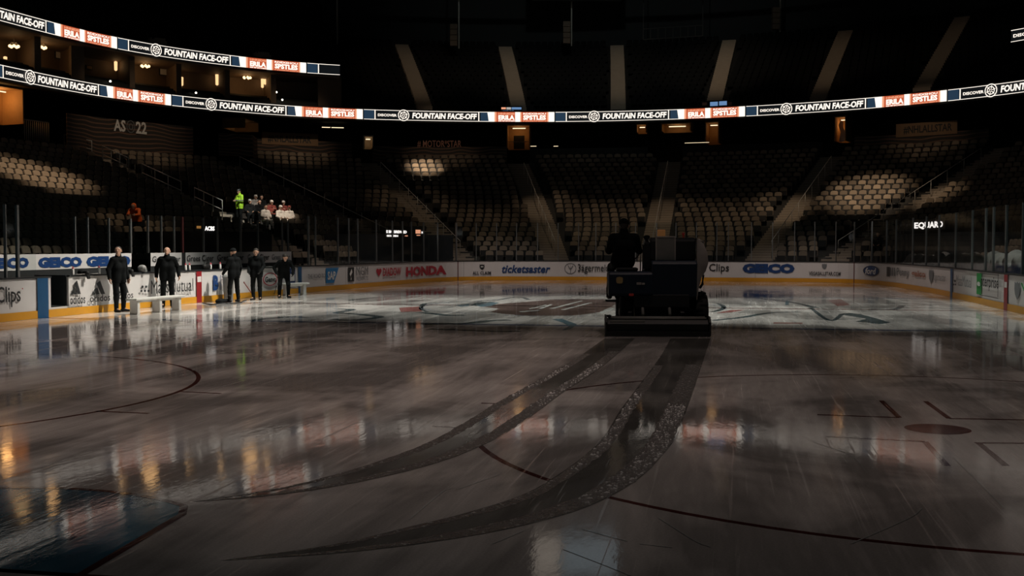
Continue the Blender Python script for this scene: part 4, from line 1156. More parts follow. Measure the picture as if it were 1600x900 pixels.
def sdf_mesh(prims, name, mats, parent, h=.010, clips=(), matfun=None, loc=None):
    """prims: (a, b, ra, rb, k) rounded cones blended together"""
    A = np.array([[*p[0], *p[1]] for p in prims]); R = np.array([max(p[2], p[3]) for p in prims])
    lo = np.minimum(A[:,:3], A[:,3:]).min(0)-R.max()-3*h; hi = np.maximum(A[:,:3], A[:,3:]).max(0)+R.max()+3*h
    n = np.ceil((hi-lo)/h).astype(int)+1
    Fd = np.full(n, 1., np.float32)
    ax = [lo[d]+h*np.arange(n[d]) for d in range(3)]
    for a, b, ra, rb, k in prims:
        a, b = np.array(a, float), np.array(b, float); m = max(ra, rb)+k+2*h
        i0 = np.maximum(0, np.floor((np.minimum(a, b)-m-lo)/h).astype(int)); i1 = np.minimum(n, np.ceil((np.maximum(a, b)+m-lo)/h).astype(int)+1)
        X, Y, Z = np.meshgrid(*[ax[d][i0[d]:i1[d]] for d in range(3)], indexing='ij', sparse=True)
        ab = b-a; L2 = max(ab@ab, 1e-9)
        t = np.clip(((X-a[0])*ab[0]+(Y-a[1])*ab[1]+(Z-a[2])*ab[2])/L2, 0, 1)
        d = np.sqrt((X-a[0]-t*ab[0])**2+(Y-a[1]-t*ab[1])**2+(Z-a[2]-t*ab[2])**2)-(ra+(rb-ra)*t)
        s_ = tuple(slice(i0[d_], i1[d_]) for d_ in range(3)); G = Fd[s_]
        hh = np.clip(.5+.5*(G-d)/k, 0, 1); Fd[s_] = G*(1-hh)+d*hh-k*hh*(1-hh)
    if clips:
        X, Y, Z = np.meshgrid(*ax, indexing='ij', sparse=True)
        for p, nrm in clips:
            Fd = np.maximum(Fd, ((X-p[0])*nrm[0]+(Y-p[1])*nrm[1]+(Z-p[2])*nrm[2]).astype(np.float32))
    V, Q = surface_nets(Fd, lo, h)
    me = bpy.data.meshes.new(name); me.from_pydata(V.tolist(), [], Q.tolist())
    for m in (mats if isinstance(mats, (list, tuple)) else [mats]): me.materials.append(m)
    if matfun is not None:
        cen = V[Q].mean(1); me.polygons.foreach_set('material_index', matfun(cen).astype(np.int32))
    me.polygons.foreach_set('use_smooth', [True]*len(me.polygons)); me.update()
    o = bpy.data.objects.new(name, me); COL.objects.link(o)
    if parent: o.parent = parent
    return o

def V3(*a): return np.array(a, float)
def unit(v): v = np.asarray(v, float); return v/max(np.linalg.norm(v), 1e-9)
def hand_prims(wr, d, pn, side, curl=.5):
    """palm, four unequal bent fingers and a thumb; d = along the hand, pn = palm side, side = thumb side"""
    d, pn = unit(d), unit(pn - np.dot(pn, d)*d if False else np.array(pn)-np.dot(pn, unit(d))*unit(d)); lat = unit(np.cross(d, pn))
    if np.dot(lat, side) < 0: lat = -lat
    P = []
    for j, o in enumerate((.030, .010, -.010, -.030)):
        kn = wr+d*(.085-.004*abs(j-1))+lat*o
        P.append((wr+d*.012+lat*o*.6, kn, .016, .0125, .012))
        seg = (.040, .045, .041, .032)[j]; q = kn; dd = d.copy(); r = .0098
        for b in range(3):
            an = curl*(.55+.35*b); dd = unit(dd*math.cos(an)+pn*math.sin(an)); q2 = q+dd*seg*(1, .68, .55)[b]
            P.append((q, q2, r, r*.92, .004)); q = q2; r *= .92
    b0 = wr+d*.025+lat*.028; b1 = b0+d*.030+lat*.030+pn*.012; b2 = b1+d*.034+lat*.006+pn*.016
    P += [(b0, b1, .0155, .0115, .010), (b1, b2, .0112, .0095, .004)]
    return P

DEF = dict(pel=(0,0,.95), chest=(0,.01,1.26), neck=(0,.0,1.50), head=(0,.03,1.66), sh=((-.19,0,1.43),(.19,0,1.43)), el=((-.25,-.03,1.16),(.25,-.03,1.16)), wr=((-.25,.07,.92),(.25,.07,.92)),
           hip=((-.10,0,.92),(.10,0,.92)), kn=((-.12,.03,.50),(.12,.03,.50)), an=((-.13,-.01,.10),(.13,-.01,.10)), toe=((-.16,.16,.035),(.16,.16,.035)), face=(0,1,0), palm=((.6,.3,0),(-.6,.3,0)), curl=(.5,.5))
PEOPLE = []
def person(name, label, loc, rz, pose=None, coat=None, legs=None, hair=None, hat=None, h=.010, group=None, scale=1., hem=.80, hood=None, bands=False, boots=None, gloves=None):
    p = dict(DEF); p.update(pose or {}); g = {k: (np.array(v, float) if not isinstance(v[0], (tuple, list)) else [np.array(q, float) for q in v]) for k, v in p.items() if k != 'curl'}
    curl = p['curl']; PEOPLE.append(tuple(loc)); o = empty(name, loc, rz); o.scale = (scale,)*3
    tag(o, label, 'person', group)
    up = unit(g['neck']-g['pel'])
    fw = unit(g['face']); hd = g['head']; ht = unit(hd-g['neck']); sd = unit(np.cross(fw, V3(0,0,1))); hu = unit(np.cross(sd, fw))
    def Hd(x, y, z): return hd+sd*x+fw*y+hu*z
    head = [(Hd(0,-.02,.035), Hd(0,.015,.035), .088, .086, .03), (Hd(0,.03,-.02), Hd(0,.055,-.085), .070, .040, .03), (Hd(0,.092,.015), Hd(0,.112,-.022), .010, .014, .012),
            (Hd(-.028,.085,-.062), Hd(.028,.085,-.062), .010, .010, .010), (Hd(-.04,.078,.035), Hd(.04,.078,.035), .016, .016, .02)]
    for s in (-1, 1): head.append((Hd(.088*s,-.005,.02), Hd(.092*s,-.012,-.018), .016, .011, .006))
    neck = [(g['neck']-up*.05, hd-hu*.05, .062, .055, .04)]
    def torso(e):
        T = []
        mid = (g['pel']+g['chest'])/2
        for s, i in ((-1, 0), (1, 1)):
            lat = unit(g['sh'][1]-g['sh'][0])*s
            T += [(g['hip'][i]+up*.03+lat*.0, g['chest']+lat*.075-up*.06, .115+e, .112+e, .07), (g['chest']+lat*.075-up*.06, g['sh'][i]-lat*.07-up*.02, .112+e, .080+e, .06), (g['neck']-up*.06, g['sh'][i]-lat*.03, .060+e, .062+e, .05)]
        return T
    def arms(e, upto=1.):
        A = []
        for i in (0, 1):
            w = g['el'][i]+(g['wr'][i]-g['el'][i])*upto
            A += [(g['sh'][i], g['el'][i], .058+e, .046+e, .04), (g['el'][i], w, .046+e, (.034 if upto == 1 else .036)+e, .02)]
        return A
    def leg(e, upto=1.):
        A = []
        for i in (0, 1):
            w = g['kn'][i]+(g['an'][i]-g['kn'][i])*upto
            A += [(g['hip'][i], g['kn'][i], .088+e, .060+e, .04), (g['kn'][i], w, .060+e, .044+e, .03)]
            c_ = g['kn'][i]+(g['an'][i]-g['kn'][i])*.3; A.append((c_, c_+(g['an'][i]-g['kn'][i])*.12, .058+e, .05+e, .03))
        return A
    hands = []
    for i in (0, 1):
        d = unit(g['wr'][i]-g['el'][i]); th = V3(0,1,0) if abs(d[1]) < .8 else V3(-1 if i else 1, 0, .6)
        hands += hand_prims(g['wr'][i], d, g['palm'][i], th, curl[i])
    feet = [(g['an'][i], g['toe'][i]+(g['an'][i]-g['toe'][i])*.15+V3(0,0,.01), .030, .020, .01) for i in (0, 1)]
    body = torso(-.022)+arms(-.004)+leg(-.012)+neck+head+hands+feet
    sdf_mesh(body, 'body', M_skin if not gloves else [M_skin, gloves], o, h, matfun=None if not gloves else (lambda c: np.minimum(np.linalg.norm(c-g['wr'][0], axis=1), np.linalg.norm(c-g['wr'][1], axis=1)) < .19))
    E_ = MB()
    for s in (-1, 1): sphere(E_, tuple(Hd(.032*s, .083, .014)), .013, 0, 8, 5)
    E_.build('eyes', M_eye, o, True)
    coat = coat or M_black
    cl = [(g['pel']+V3(0,0,hem-.95), (0,0,-1))]
    cm = None; mats = coat
    jk = torso(.012)+[(a, b, ra, rb, k) for a, b, ra, rb, k in arms(.016, .97)]+[(g['neck']-up*.05, g['neck']+up*.055, .088, .078, .04)]
    for i in (0, 1): jk.append((g['hip'][i]+up*.05, g['hip'][i]+(g['kn'][i]-g['hip'][i])*.30, .115, .112, .05))
    if bands: mats = [coat, bands]; cm = lambda c: (np.abs(c[:,2]-1.20) < .035) & (c[:,1] > -.3)
    sdf_mesh(jk, 'jacket', mats, o, h, clips=cl if pose is None or 'sit' not in pose else (), matfun=cm)
    sdf_mesh(leg(.014, 1.02)+[(g['hip'][0], g['hip'][1], .105, .105, .06)], 'trousers', legs or M_black2, o, h)
    for i in (0, 1):
        a, t = g['an'][i], g['toe'][i]; bk = a+unit(np.array([a[0]-t[0], a[1]-t[1], 0]))*.05
        sdf_mesh([(a+V3(0,0,.10), a+V3(0,0,-.03), .062, .056, .02), (V3(bk[0], bk[1], t[2]+.005), V3(a[0], a[1], t[2]+.01), .040, .045, .02), (V3(a[0], a[1], t[2]+.012), t, .046, .034, .03)], 'boot', boots or M_boot, o, h,
                 clips=[((0,0,min(t[2], a[2])-.034), (0,0,-1))])
    if hair: sdf_mesh([(Hd(0,-.026,.045), Hd(0,.005,.05), .093, .088, .02), (Hd(0,-.05,-.01), Hd(0,-.045,-.05), .07, .055, .02)], 'hair', hair, o, h, clips=[(Hd(0,.055,.03), unit(fw*.9-hu*.5))])
    if hat:
        sdf_mesh([(Hd(0,-.022,.06), Hd(0,.012,.06), .097, .094, .02)]+([(Hd(0,.07,.055), Hd(0,.155,.038), .05, .03, .02)] if hat[1] else []), 'cap', hat[0], o, h, clips=[(Hd(0,0,.035), -hu)])
    if hood: sdf_mesh([(Hd(0,-.03,.03), Hd(0,.02,.03), .115, .100, .03), (Hd(0,-.04,-.02), g['neck']-up*.03-fw*.03, .10, .085, .03)], 'hood', hood, o, h, clips=[(Hd(0,.06,0), fw)])
    return o

def facing(x, y, tx, ty): return math.atan2(ty-y, tx-x)-PI/2
def stand_at(px, py):
    p = ice(px, py); return (p[0], p[1], 0.)
# the five people on the ice by the team bench
L1 = stand_at(186, 487.5)
p1 = dict(an=((-.17,-.02,.10),(.14,.06,.10)), toe=((-.23,.13,.035),(.16,.23,.035)), kn=((-.14,.04,.50),(.14,.06,.52)), el=((-.30,-.06,1.17),(.31,-.04,1.17)), wr=((-.30,.02,.92),(.34,.04,.92)), face=(.75,.6,.25), head=(.03,.03,1.66))
person('person', 'person in dark coat before the stripe logos, face turned up', L1, facing(L1[0], L1[1], -14, 0)+.35, p1, M_black, hair=M_hair, scale=1.03)
L2 = stand_at(262, 480)
person('person', 'bald person in dark coat standing behind the long white bench', L2, facing(L2[0], L2[1], -30, -4), dict(face=(.1,.9,.42), el=((-.31,-.05,1.17),(.30,-.04,1.17)), wr=((-.33,.05,.93),(.31,.04,.90)), head=(0,.0,1.655)), M_black, scale=1.02)
L3 = stand_at(366, 472)
person('person', 'person in dark clothes and beanie seen from behind beside the grey bin', L3, facing(L3[0], L3[1], 4, 24)-.2, dict(el=((-.27,.05,1.15),(.27,-.02,1.16)), wr=((-.22,.26,.98),(.29,.08,.91)), an=((-.20,0,.10),(.18,0,.10)), toe=((-.24,.17,.035),(.22,.17,.035)), kn=((-.16,.03,.5),(.16,.03,.5)), face=(-.2,1,-.15)), M_black, hat=(M_black2, False), scale=.985, gloves=M_boot)
L4 = stand_at(401, 469)
person('person', 'person in dark clothes with reddish bare head leaning on a hockey stick', L4, facing(L4[0], L4[1], L3[0], L3[1])+.35, dict(an=((-.12,-.02,.10),(.10,.02,.10)), el=((-.27,.06,1.17),(.26,-.03,1.16)), wr=((-.20,.28,1.00),(.22,.20,.98)), face=(0,1,-.25)), M_black, hair=M_hair, scale=.99, gloves=M_boot)
L5 = stand_at(444, 465.5)
person('person', 'stooping person in dark clothes with a stick, rightmost of the five', L5, facing(L5[0], L5[1], -12, 6)+.3, dict(pel=(0,-.10,.90), chest=(0,.04,1.17), neck=(0,.17,1.36), head=(0,.26,1.47), sh=((-.19,.12,1.31),(.19,.12,1.31)), el=((-.30,.20,1.07),(.36,.02,1.10)), wr=((-.24,.40,.88),(.30,.16,.90)),
        hip=((-.10,-.10,.88),(.10,-.10,.88)), kn=((-.15,.03,.49),(.16,.03,.49)), an=((-.16,-.03,.10),(.17,-.03,.10)), toe=((-.20,.14,.035),(.21,.14,.035)), face=(0,.85,-.5)), M_black, hair=M_hair, scale=.98, hem=.74, gloves=M_boot)

def hockey_stick(a, b, blade, label, m=M_cap):
    o = empty('hockey_stick', b); tag(o, label, 'hockey stick'); a = np.array(a)-np.array(b)
    q = MB(); q.bar(tuple(a), (0,0,.02), .022, .03); q.build('shaft', m, o)
    q = MB(); q.prism([(0,0),(.28,.0),(.30,.05),(.27,.075),(0,.06)], -.012, .012); w = q.build('blade', M_cap, o); w.rotation_euler = (0,0,blade)
    q = MB(); t = a*.93; q.bar(tuple(t), tuple(a), .030, .038); q.build('grip', M_boardred if m is not M_cap else M_rubber, o)
def at_plan(px, y, P): 
    """point above plan point P at picture row y"""
    v = ray(px, y); k = ((P[0]-CX)*cd[0]+(P[1]-CY)*cd[1])/(v[0]*cd[0]+v[1]*cd[1]); q = C+v*k; return (float(q[0]), float(q[1]), float(q[2]))
b = ice(397, 464.5); hockey_stick(at_plan(381, 441, L4), (*b, 0), 2.2, 'hockey stick slanting down between the two people at the red bar', M_stickred)
b = ice(428, 461.5); hockey_stick(at_plan(432, 447, L5), (*b, 0), 2.6, 'hockey stick held by the stooping person')

# white benches on the ice
def ice_bench(l, r, legs, label, dz=.41):
    A, B = np.array(ice(*l)), np.array(ice(*r)); c = (A+B)/2; d = B-A; L = np.hypot(*d)+.35; ang = math.atan2(d[1], d[0])
    o = empty('bench', (c[0], c[1], 0), ang); tag(o, label, 'bench')
    q = MB(); q.box((0,0,dz), (L,.34,.055)); q.build('seat_plank', M_benchwhite, o, bevel=.012)
    q = MB(); q.box((0,0,dz-.06), (L-.3,.08,.07)); q.build('stretcher', M_benchwhite, o)
    for f in legs:
        x = (f-.5)*(L-.35); q = MB(); q.prism([(x-.075,0),(x+.075,0),(x+.06,.03),(x+.06,dz-.03),(x-.06,dz-.03),(x-.06,.03)], -.12, .12); q.build('leg', M_benchwhite, o, bevel=.008)
ice_bench((211, 491.5), (276, 485), (0, .52, 1), 'long white three legged bench on the ice before the left boards')
ice_bench((447, 462), (474, 461), (0, 1), 'short white bench on the ice beside the stooping person', .44)

# gear on the ice and along the boards
p = stand_at(357, 470); o = empty('waste_bin', p); tag(o, 'tall grey bin standing against the left boards behind the person in the beanie', 'bin')
q = MB(); q.lathe([(.14,0),(.15,.02),(.19,.78),(.20,.80)], 16); q.build('body', M_greybin, o, True); q = MB(); q.lathe([(.205,.79),(.21,.82),(.16,.88),(.03,.90)], 16); q.build('lid', M_greybin, o, True)
p = stand_at(346, 473); q = []
for k in range(11): q.append(((random.uniform(-.35,.35), random.uniform(-.12,.12), .05), (random.uniform(-.35,.35), random.uniform(-.12,.12), .07), .06, .05, .04))
e = sdf_mesh(q, 'equipment_bag', M_black2, None, .015, clips=[((0,0,.002),(0,0,-1))]); e.location = p; tag(e, 'slumped black bag on the ice at the foot of the grey bin', 'bag')
hs = [ice(*p) for p in ((316,474),(330,476.5),(345,475),(372,474),(380,471.5),(385,470))]
q = MB(); q.tube([(*w, .02) for w in smooth_curve(hs, 5)], .02, 6); tag(q.build('hose', M_cap, None, True), 'thin dark hose lying on the ice by the black bag', 'hose')
def board_item(x, kind, label, y=None):
    s_ = BOARD.px(x, 1.05); pt = BOARD.at(s_, -.02); o = empty(kind, (pt[0], pt[1], 1.075), math.atan2(*(BOARD.at(s_+.1)-BOARD.at(s_))[::-1])); tag(o, label, kind.split('_')[-1])
    return o
def glove(x, label, drop=True, m=M_boot, cuffm=M_black2):
    o = board_item(x, 'hockey_glove', label)
    P = [((0,-.05,.05), (0,-.12,.04), .06, .065, .03)] + [((k*.028-.042,-.13,.03), (k*.03-.045,-.17,-.10 if drop else .02), .022, .02, .008) for k in range(4)] + [((.07,-.09,.03), (.10,-.13,-.03), .024, .02, .015)]
    sdf_mesh(P, 'mitt', m, o, .009)
    q = MB(); q.lathe([(.055,0),(.075,.02),(.085,.12),(.07,.13)], 12, (0,.0,.05), 'y'); q.build('cuff', cuffm, o, True)
glove(131, 'black hockey glove hanging over the boards at the striped logos')
glove(201, 'dark hockey glove hanging over the boards at the hand of the person facing up', cuffm=M_stickred)
o = board_item(223, 'goalie_helmet', 'pale grey helmet resting on the boards between the two standing people')
sdf_mesh([((0,.03,.11), (0,-.03,.12), .105, .10, .04), ((0,-.06,.07), (0,-.10,.04), .07, .06, .03)], 'shell', M_greybin, o, .009, clips=[((0,0,.004),(0,0,-1))])
q = MB()
for k in range(4): q.tube([(-.07, -.12, .03+.03*k), (0, -.175, .03+.03*k), (.07, -.12, .03+.03*k)], .006, 6)
q.build('cage', M_steel, o, True)
def bottle(x, label, group=None):
    o = board_item(x, 'water_bottle', label); o['category'] = 'bottle'
    if group: o['group'] = group
    q = MB(); q.lathe([(.034,0),(.036,.02),(.036,.13),(.028,.15),(.036,.17)], 12); q.build('body', M_inkwhite, o, True); q = MB(); q.lathe([(.034,.17),(.030,.195),(.010,.205),(.009,.235)], 10); q.build('cap', M_inkred, o, True)
for x, w in ((115, 'nearest the open gate'), (156, 'left of the person before the striped logos'), (291, 'right of the bald person'), (297, 'just left of the red bar'), (330, 'right of the red bar'), (345, 'beside the person in the beanie')):
    bottle(x, 'small white drink bottle on the boards ' + w, 'bottles on the boards')
def towel(x, w, label):
    o = board_item(x, 'towel', label); q = MB(); n = 10
    for s in range(n): pass
    prof = [(-.03,-.16+.0),(-.045,0),(-.03,.012),(.06,.015),(.10,.01)]
    vs = []; 
    for k in range(n+1):
        xx = -w/2+w*k/n; j = .012*math.sin(k*2.1)
        for a, b_ in prof: vs.append((xx, -(.10-(a+.03))+j if False else a*-1-.02+j, b_+.006+abs(j)*.5))
    fs = [(k*5+i, k*5+i+1, (k+1)*5+i+1, (k+1)*5+i) for k in range(n) for i in range(4)]
    q.add(vs, fs); w_ = q.build('towel', M_cloth, None, True); w_.parent = o; w_.name = 'cloth'
    w_.modifiers.new('thick', 'SOLIDIFY').thickness = .01
towel(124, .5, 'pale folded towel on the boards left of the black glove')
towel(146, .35, 'small pale towel on the boards right of the black glove')
towel(421, .4, 'pale towel on the boards above the red oval advert')
o = board_item(323, 'gear_bag', 'small dark gear bag on the boards right of the red bar')
sdf_mesh([((-.13,0,.09), (.13,0,.09), .085, .085, .03), ((-.06,.0,.16), (.06,0,.17), .05, .05, .03)], 'bag_body', M_boot, o, .01, clips=[((0,0,.003),(0,0,-1))])
q = MB(); q.tube([(-.09,-.03,.16), (-.05,-.05,.24), (.05,-.05,.24), (.09,-.03,.16)], .012, 6); q.build('strap', M_black2, o, True)

# watchers in the stands
def seat_xy(x, y, frac=.35):
    i, t = row_hit(x, y); r = float(r_row(t, i+frac)); q = P3(t, r, ZR[i]); return q
SIT = dict(sit=(1,0,0), pel=(0,-.05,.50), chest=(0,-.08,.84), neck=(0,-.06,1.06), head=(0,-.02,1.21), sh=((-.18,-.07,.99),(.18,-.07,.99)), el=((-.25,.02,.74),(.25,.02,.74)), wr=((-.16,.25,.66),(.16,.25,.66)), hip=((-.10,-.02,.47),(.10,-.02,.47)), kn=((-.12,.40,.50),(.12,.40,.50)), an=((-.12,.42,.10),(.12,.42,.10)), toe=((-.13,.58,.035),(.13,.58,.035)))
p = seat_xy(375, 349); 
o = person('person', 'person in bright yellow-green jacket standing in the left stand', p, facing(p[0], p[1], -10, 30)-.1, dict(el=((-.26,.04,1.17),(.26,.04,1.17)), wr=((-.06,.27,1.19),(.08,.25,1.16)), face=(-.2,1,-.1)), M_hivis, hat=(M_cap, True), hem=.78, bands=M_hivisgrey)
p = seat_xy(214, 372)
o = person('person', 'person in orange hooded jacket bending over seats behind the team bench', p, facing(p[0], p[1], p[0]-5, p[1]-1.0), dict(pel=(0,-.12,.92), chest=(0,.04,1.20), neck=(0,.20,1.38), head=(0,.30,1.48), sh=((-.19,.15,1.33),(.19,.15,1.33)), el=((-.24,.34,1.12),(.24,.34,1.12)), wr=((-.16,.56,1.10),(.16,.56,1.10)), hip=((-.10,-.12,.90),(.10,-.12,.90)), face=(0,.9,-.3)), M_orange, hood=M_orange, hem=.85)
GRP = [(393,345,M_black2,M_greyhair,'grey capped spectator at the left end of the spotlit group',M_greybin),(402,343,M_cloth,None,'spectator in pale grey top, second from the left of the spotlit group',M_greyhair),(408,351,M_black,M_hair,'spectator in black leaning forward in the spotlit group',None),(418,352,M_whitecloth,M_hair,'spectator in white top in the middle of the spotlit group',None),
       (427,352,M_redcloth,M_hair,'spectator in dark red top right of the white top in the spotlit group',M_whitecloth),(411,343,M_black2,M_hair,'spectator in dark top at the back of the spotlit group',None),(441,358,M_whitecloth,M_hair,'spectator in white top, lowest of the spotlit group',M_whitecloth),(445,351,M_redcloth,M_hair,'spectator in red top behind the lowest white one in the spotlit group',M_whitecloth),(454,353,M_whitecloth,M_hair,'spectator in white top at the right end of the spotlit group',M_redcloth)]
for k, (x, y, c_, hr, lab, ht) in enumerate(GRP):
    i, t = row_hit(x, y+3); q = P3(t, float(r_row(t, i+.5)), ZR[i]); pz = dict(SIT); 
    if k % 3 == 1: pz.update(wr=((-.10,.20,.86),(.16,.25,.66)))
    person('person', lab, q, facing(q[0], q[1], -4, 0)+random.uniform(-.3,.3), pz, c_, M_whitecloth if k in (3,6,8) else M_black, hair=hr, hat=(ht, True) if ht else None, h=.014, group='spectators in the left stand', scale=.97)
p = seat_xy(1371, 405); person('person', 'dim seated person behind the right corner glass', (p[0], p[1], p[2]), facing(p[0], p[1], 0, 0), SIT, M_black2, hair=M_hair, h=.014)

# ------------------------------------------------------------------ ice resurfacer, local x forward, y left
zr = (np.array(ice(943, 526))+np.array(ice(1113, 526)))/2
ZAM = empty('ice_resurfacer', (zr[0], zr[1], 0), math.radians(8.0)); tag(ZAM, 'dark navy ice resurfacing machine seen from behind on the ice', 'ice resurfacer')
def part(q, nm, m, bevel=0, smooth=False, parent=None): return q.build(nm, m, parent or ZAM, smooth, bevel)
q = MB(); q.prism([(.02,.03),(.70,.03),(.78,.10),(.78,.26),(.62,.34),(.10,.34),(0,.26)], -1.04, 1.04); cond = part(q, 'conditioner', M_zamblack, .015)
for s in (-1, 1):
    q = MB(); q.prism([(-.04,.012),(.80,.012),(.88,.10),(.86,.30),(.66,.41),(.10,.41),(-.06,.30)], s*1.055-.022, s*1.055+.022); part(q, 'side_plate', M_zamblack, .008)
q = MB(); q.box((-.03,0,.06), (.025,2.1,.10)); part(q, 'squeegee', M_rubber)
q = MB(); q.tube([(.16,-1.0,.36), (.16,1.0,.36)], .025, 10); q.tube([(.42,-1.0,.37), (.42,1.0,.37)], .022, 10); part(q, 'water_pipe', M_zamgrey, 0, True)
q = MB(); q.lathe([(.03,0),(.05,.01),(.05,.05),(.03,.06)], 12, (.15, 1.0, .38)); part(q, 'knob', M_zamblack, 0, True)
q = MB(); q.box((.04,.62,.31), (.03,.72,.05)); part(q, 'bright_strip', M_zamgrey, .006)
q = MB(); q.tube([(.95,-1.06,.02), (.95,-1.06,.36)], .10, 14); q.tube([(.95,-1.06,.36), (.95,-1.06,.50)], .03, 8); part(q, 'edge_brush', M_zamblack, 0, True)
for s in (-1, 1):
    q = MB(); q.bar((.55, s*.55, .42), (1.5, s*.5, .75), .09, .09); part(q, 'lift_arm', M_zamblack, .01)
    q = MB(); q.tube([(.45, s*.28, .42), (1.2, s*.28, .95)], .035, 10); part(q, 'hydraulic_ram', M_zamgrey, 0, True)
def wheel(x, y):
    q = MB(); R_ = .43; w = .15
    q.lathe([(R_-.20,-w*.9),(R_-.06,-w),(R_-.015,-w*.8),(R_,-w*.4),(R_,w*.4),(R_-.015,w*.8),(R_-.06,w),(R_-.20,w*.9)], 28, (x, y, R_), 'y')
    for k in range(28):
        a = 2*PI*k/28; q.box((x+math.cos(a)*(R_+.002), y+(.05 if k % 2 else -.05), R_+math.sin(a)*(R_+.002)), (.03,.15,.03))
    o_ = part(q, 'wheel', M_rubber)
    q = MB(); s = 1 if y > 0 else -1
    q.lathe([(.23,-.10),(.235,.02),(.20,.05),(.12,.03),(.10,.09),(.04,.11)] if s > 0 else [(.04,-.11),(.10,-.09),(.12,-.03),(.20,-.05),(.235,-.02),(.23,.10)], 20, (x, y+s*.05, R_), 'y'); part(q, 'hub', M_zamgrey, 0, True, o_)
for x in (1.15, 3.15):
    wheel(x, .60); wheel(x, -.97 if x < 2 else -.93)
q = MB(); q.box((2.3, -.12, .70), (3.4, 1.15, .28)); q.box((2.3,-.12,.44), (2.9,1.05,.42)); part(q, 'chassis', M_zamblack, .02)
# driver platform at rear left
q = MB(); q.prism([(.55,.84),(.62,.80),(1.20,.80),(1.26,.84),(1.26,1.24),(1.18,1.32),(.62,1.32),(.55,1.26)], .06, 1.00); plat = part(q, 'driver_box', M_zam, .03)
q = MB(); q.prism([(.1,.05),(.5,0),(.9,.05),(1,.3),(1,.85),(.8,.95),(.5,1.),(.2,.95),(0,.85),(0,.3)], 0, .012, 'yz'); bd = part(q, 'badge', M_gold)
bd.scale = (1, .135, .14); bd.location = (.535, .70, 1.07)
q = MB(); q.box((.545,.36,1.07), (.02,.10,.05)); q.box((.545,.27,1.065), (.02,.06,.04)); part(q, 'label_plate', M_zamwhite, .004)
q = MB(); q.box((.54,.52,.835), (.03,.10,.05)); part(q, 'tail_lamp', emis('lamp_red', (.9,.05,.03), .03), .008)
q = MB(); q.box((1.62,.80,.655), (.48,.46,.03)); q.bar((1.78,.62,.67), (1.86,.62,.9), .03); q.bar((1.4,.70,.66), (1.2,.70,.83), .03); part(q, 'foot_step', M_zamblack, .005)
q = MB(); q.box((.95,.60,1.36), (.42,.46,.08)); part(q, 'seat_cushion', M_zamblack, .03)
q = MB(); q.tube([(1.85,.50,1.2), (1.62,.50,1.72)], .03, 8); part(q, 'steering_column', M_zamblack, 0, True)
q = MB(); ww = [(1.6+.10*math.sin(a)*.5, .50+.19*math.cos(a), 1.72+.17*math.sin(a)) for a in np.linspace(0, 2*PI, 25)]; q.tube(ww, .016, 8)
for k in range(3): a = 2*PI*k/3; q.tube([(1.6,.5,1.72), (1.6+.05*math.sin(a), .50+.19*math.cos(a), 1.72+.17*math.sin(a))], .012, 6)
part(q, 'steering_wheel', M_zamblack, 0, True)
for k, (yy, zz) in enumerate(((.22,1.86),(.27,1.78),(.16,1.80))):
    q = MB(); q.tube([(1.7,yy,1.3), (1.62,yy,zz)], .012, 6); sphere(q, (1.62,yy,zz+.02), .028); part(q, 'control_lever', M_zamgrey, 0, True)
# main body and snow tank on the right
q = MB(); q.prism([(.62,.78),(3.9,.72),(4.05,.90),(4.02,1.30),(1.2,1.55),(.66,1.55),(.58,1.48)], -.86, .10); part(q, 'engine_cover', M_zam, .03)
q = MB(); q.prism([(1.82,.80),(3.95,.72),(4.05,.9),(3.98,1.22),(2.0,1.30)], .10, .78); part(q, 'front_hood', M_zam, .03)
q = MB(); q.prism([(.95,1.55),(2.9,1.55),(3.9,1.40),(3.95,1.70),(3.5,2.02),(1.2,2.04),(.95,1.98)], -.86, .10); tank = part(q, 'snow_tank', M_zamblack, .03)
q = MB(); q.box((.93,-.22,1.79), (.04,.40,.48)); part(q, 'tank_panel', M_zamgrey, .012)
q = MB(); q.bar((.92,-.42,1.55), (.92,-.42,2.05), .03); q.bar((.92,-.02,1.55), (.92,-.02,2.05), .03); q.bar((.92,-.42,2.05), (.92,-.02,2.05), .03); part(q, 'panel_frame', M_zamwhite, .004)
q = MB(); q.tube([(1.05,.16,1.3), (1.05,.16,1.9), (1.15,.17,2.05)], .075, 10); q.box((1.05,.18,1.62), (.18,.16,.5)); part(q, 'auger_pipe', M_zamblack, 0)
q = MB(); q.box((1.25,-.15,2.13), (.14,.17,.16)); part(q, 'orange_block', mat('orange_glow', (.55,.22,.08), .4, emit=(1,.45,.15), es=.05), .02)  # added glowing block, stands for an orange-lit square in the stand behind
q = MB(); q.tube([(1.2,-.62,2.02), (1.2,-.62,2.10)], .015, 6); sphere(q, (1.2,-.62,2.12), .035); part(q, 'marker_lamp', emis('lamp_red', (.9,.05,.03), .03), 0, True)
# pale curved side skin on the right flank
prof = [(-.87,.72),(-.90,.95),(-.96,1.20),(-1.05,1.34),(-1.10,1.50),(-1.08,1.72),(-1.0,1.90),(-.87,2.02)]
q = MB(); n = len(prof); xs_ = [.72, 1.4, 2.2, 3.0, 3.7]
q.add([(x, a, b_) for x in xs_ for a, b_ in prof]+[(x, -.86, b_) for x in xs_ for a, b_ in prof], [(k*n+i, k*n+i+1, (k+1)*n+i+1, (k+1)*n+i) for k in range(4) for i in range(n-1)]+[(i, i+1, 5*n+i+1, 5*n+i) for i in range(n-1)])
part(q, 'side_skin', M_zamwhite, 0, True)
q = MB(); q.tube([(.78,-.93,1.40), (.95,-1.02,1.22), (.90,-1.0,1.05), (.78,-.94,.98)], .028, 8); q.tube([(.8,-.93,.82),(1.0,-1.0,.88),(1.15,-.98,.78)], .025, 8); part(q, 'hose', M_zamblack, 0, True)
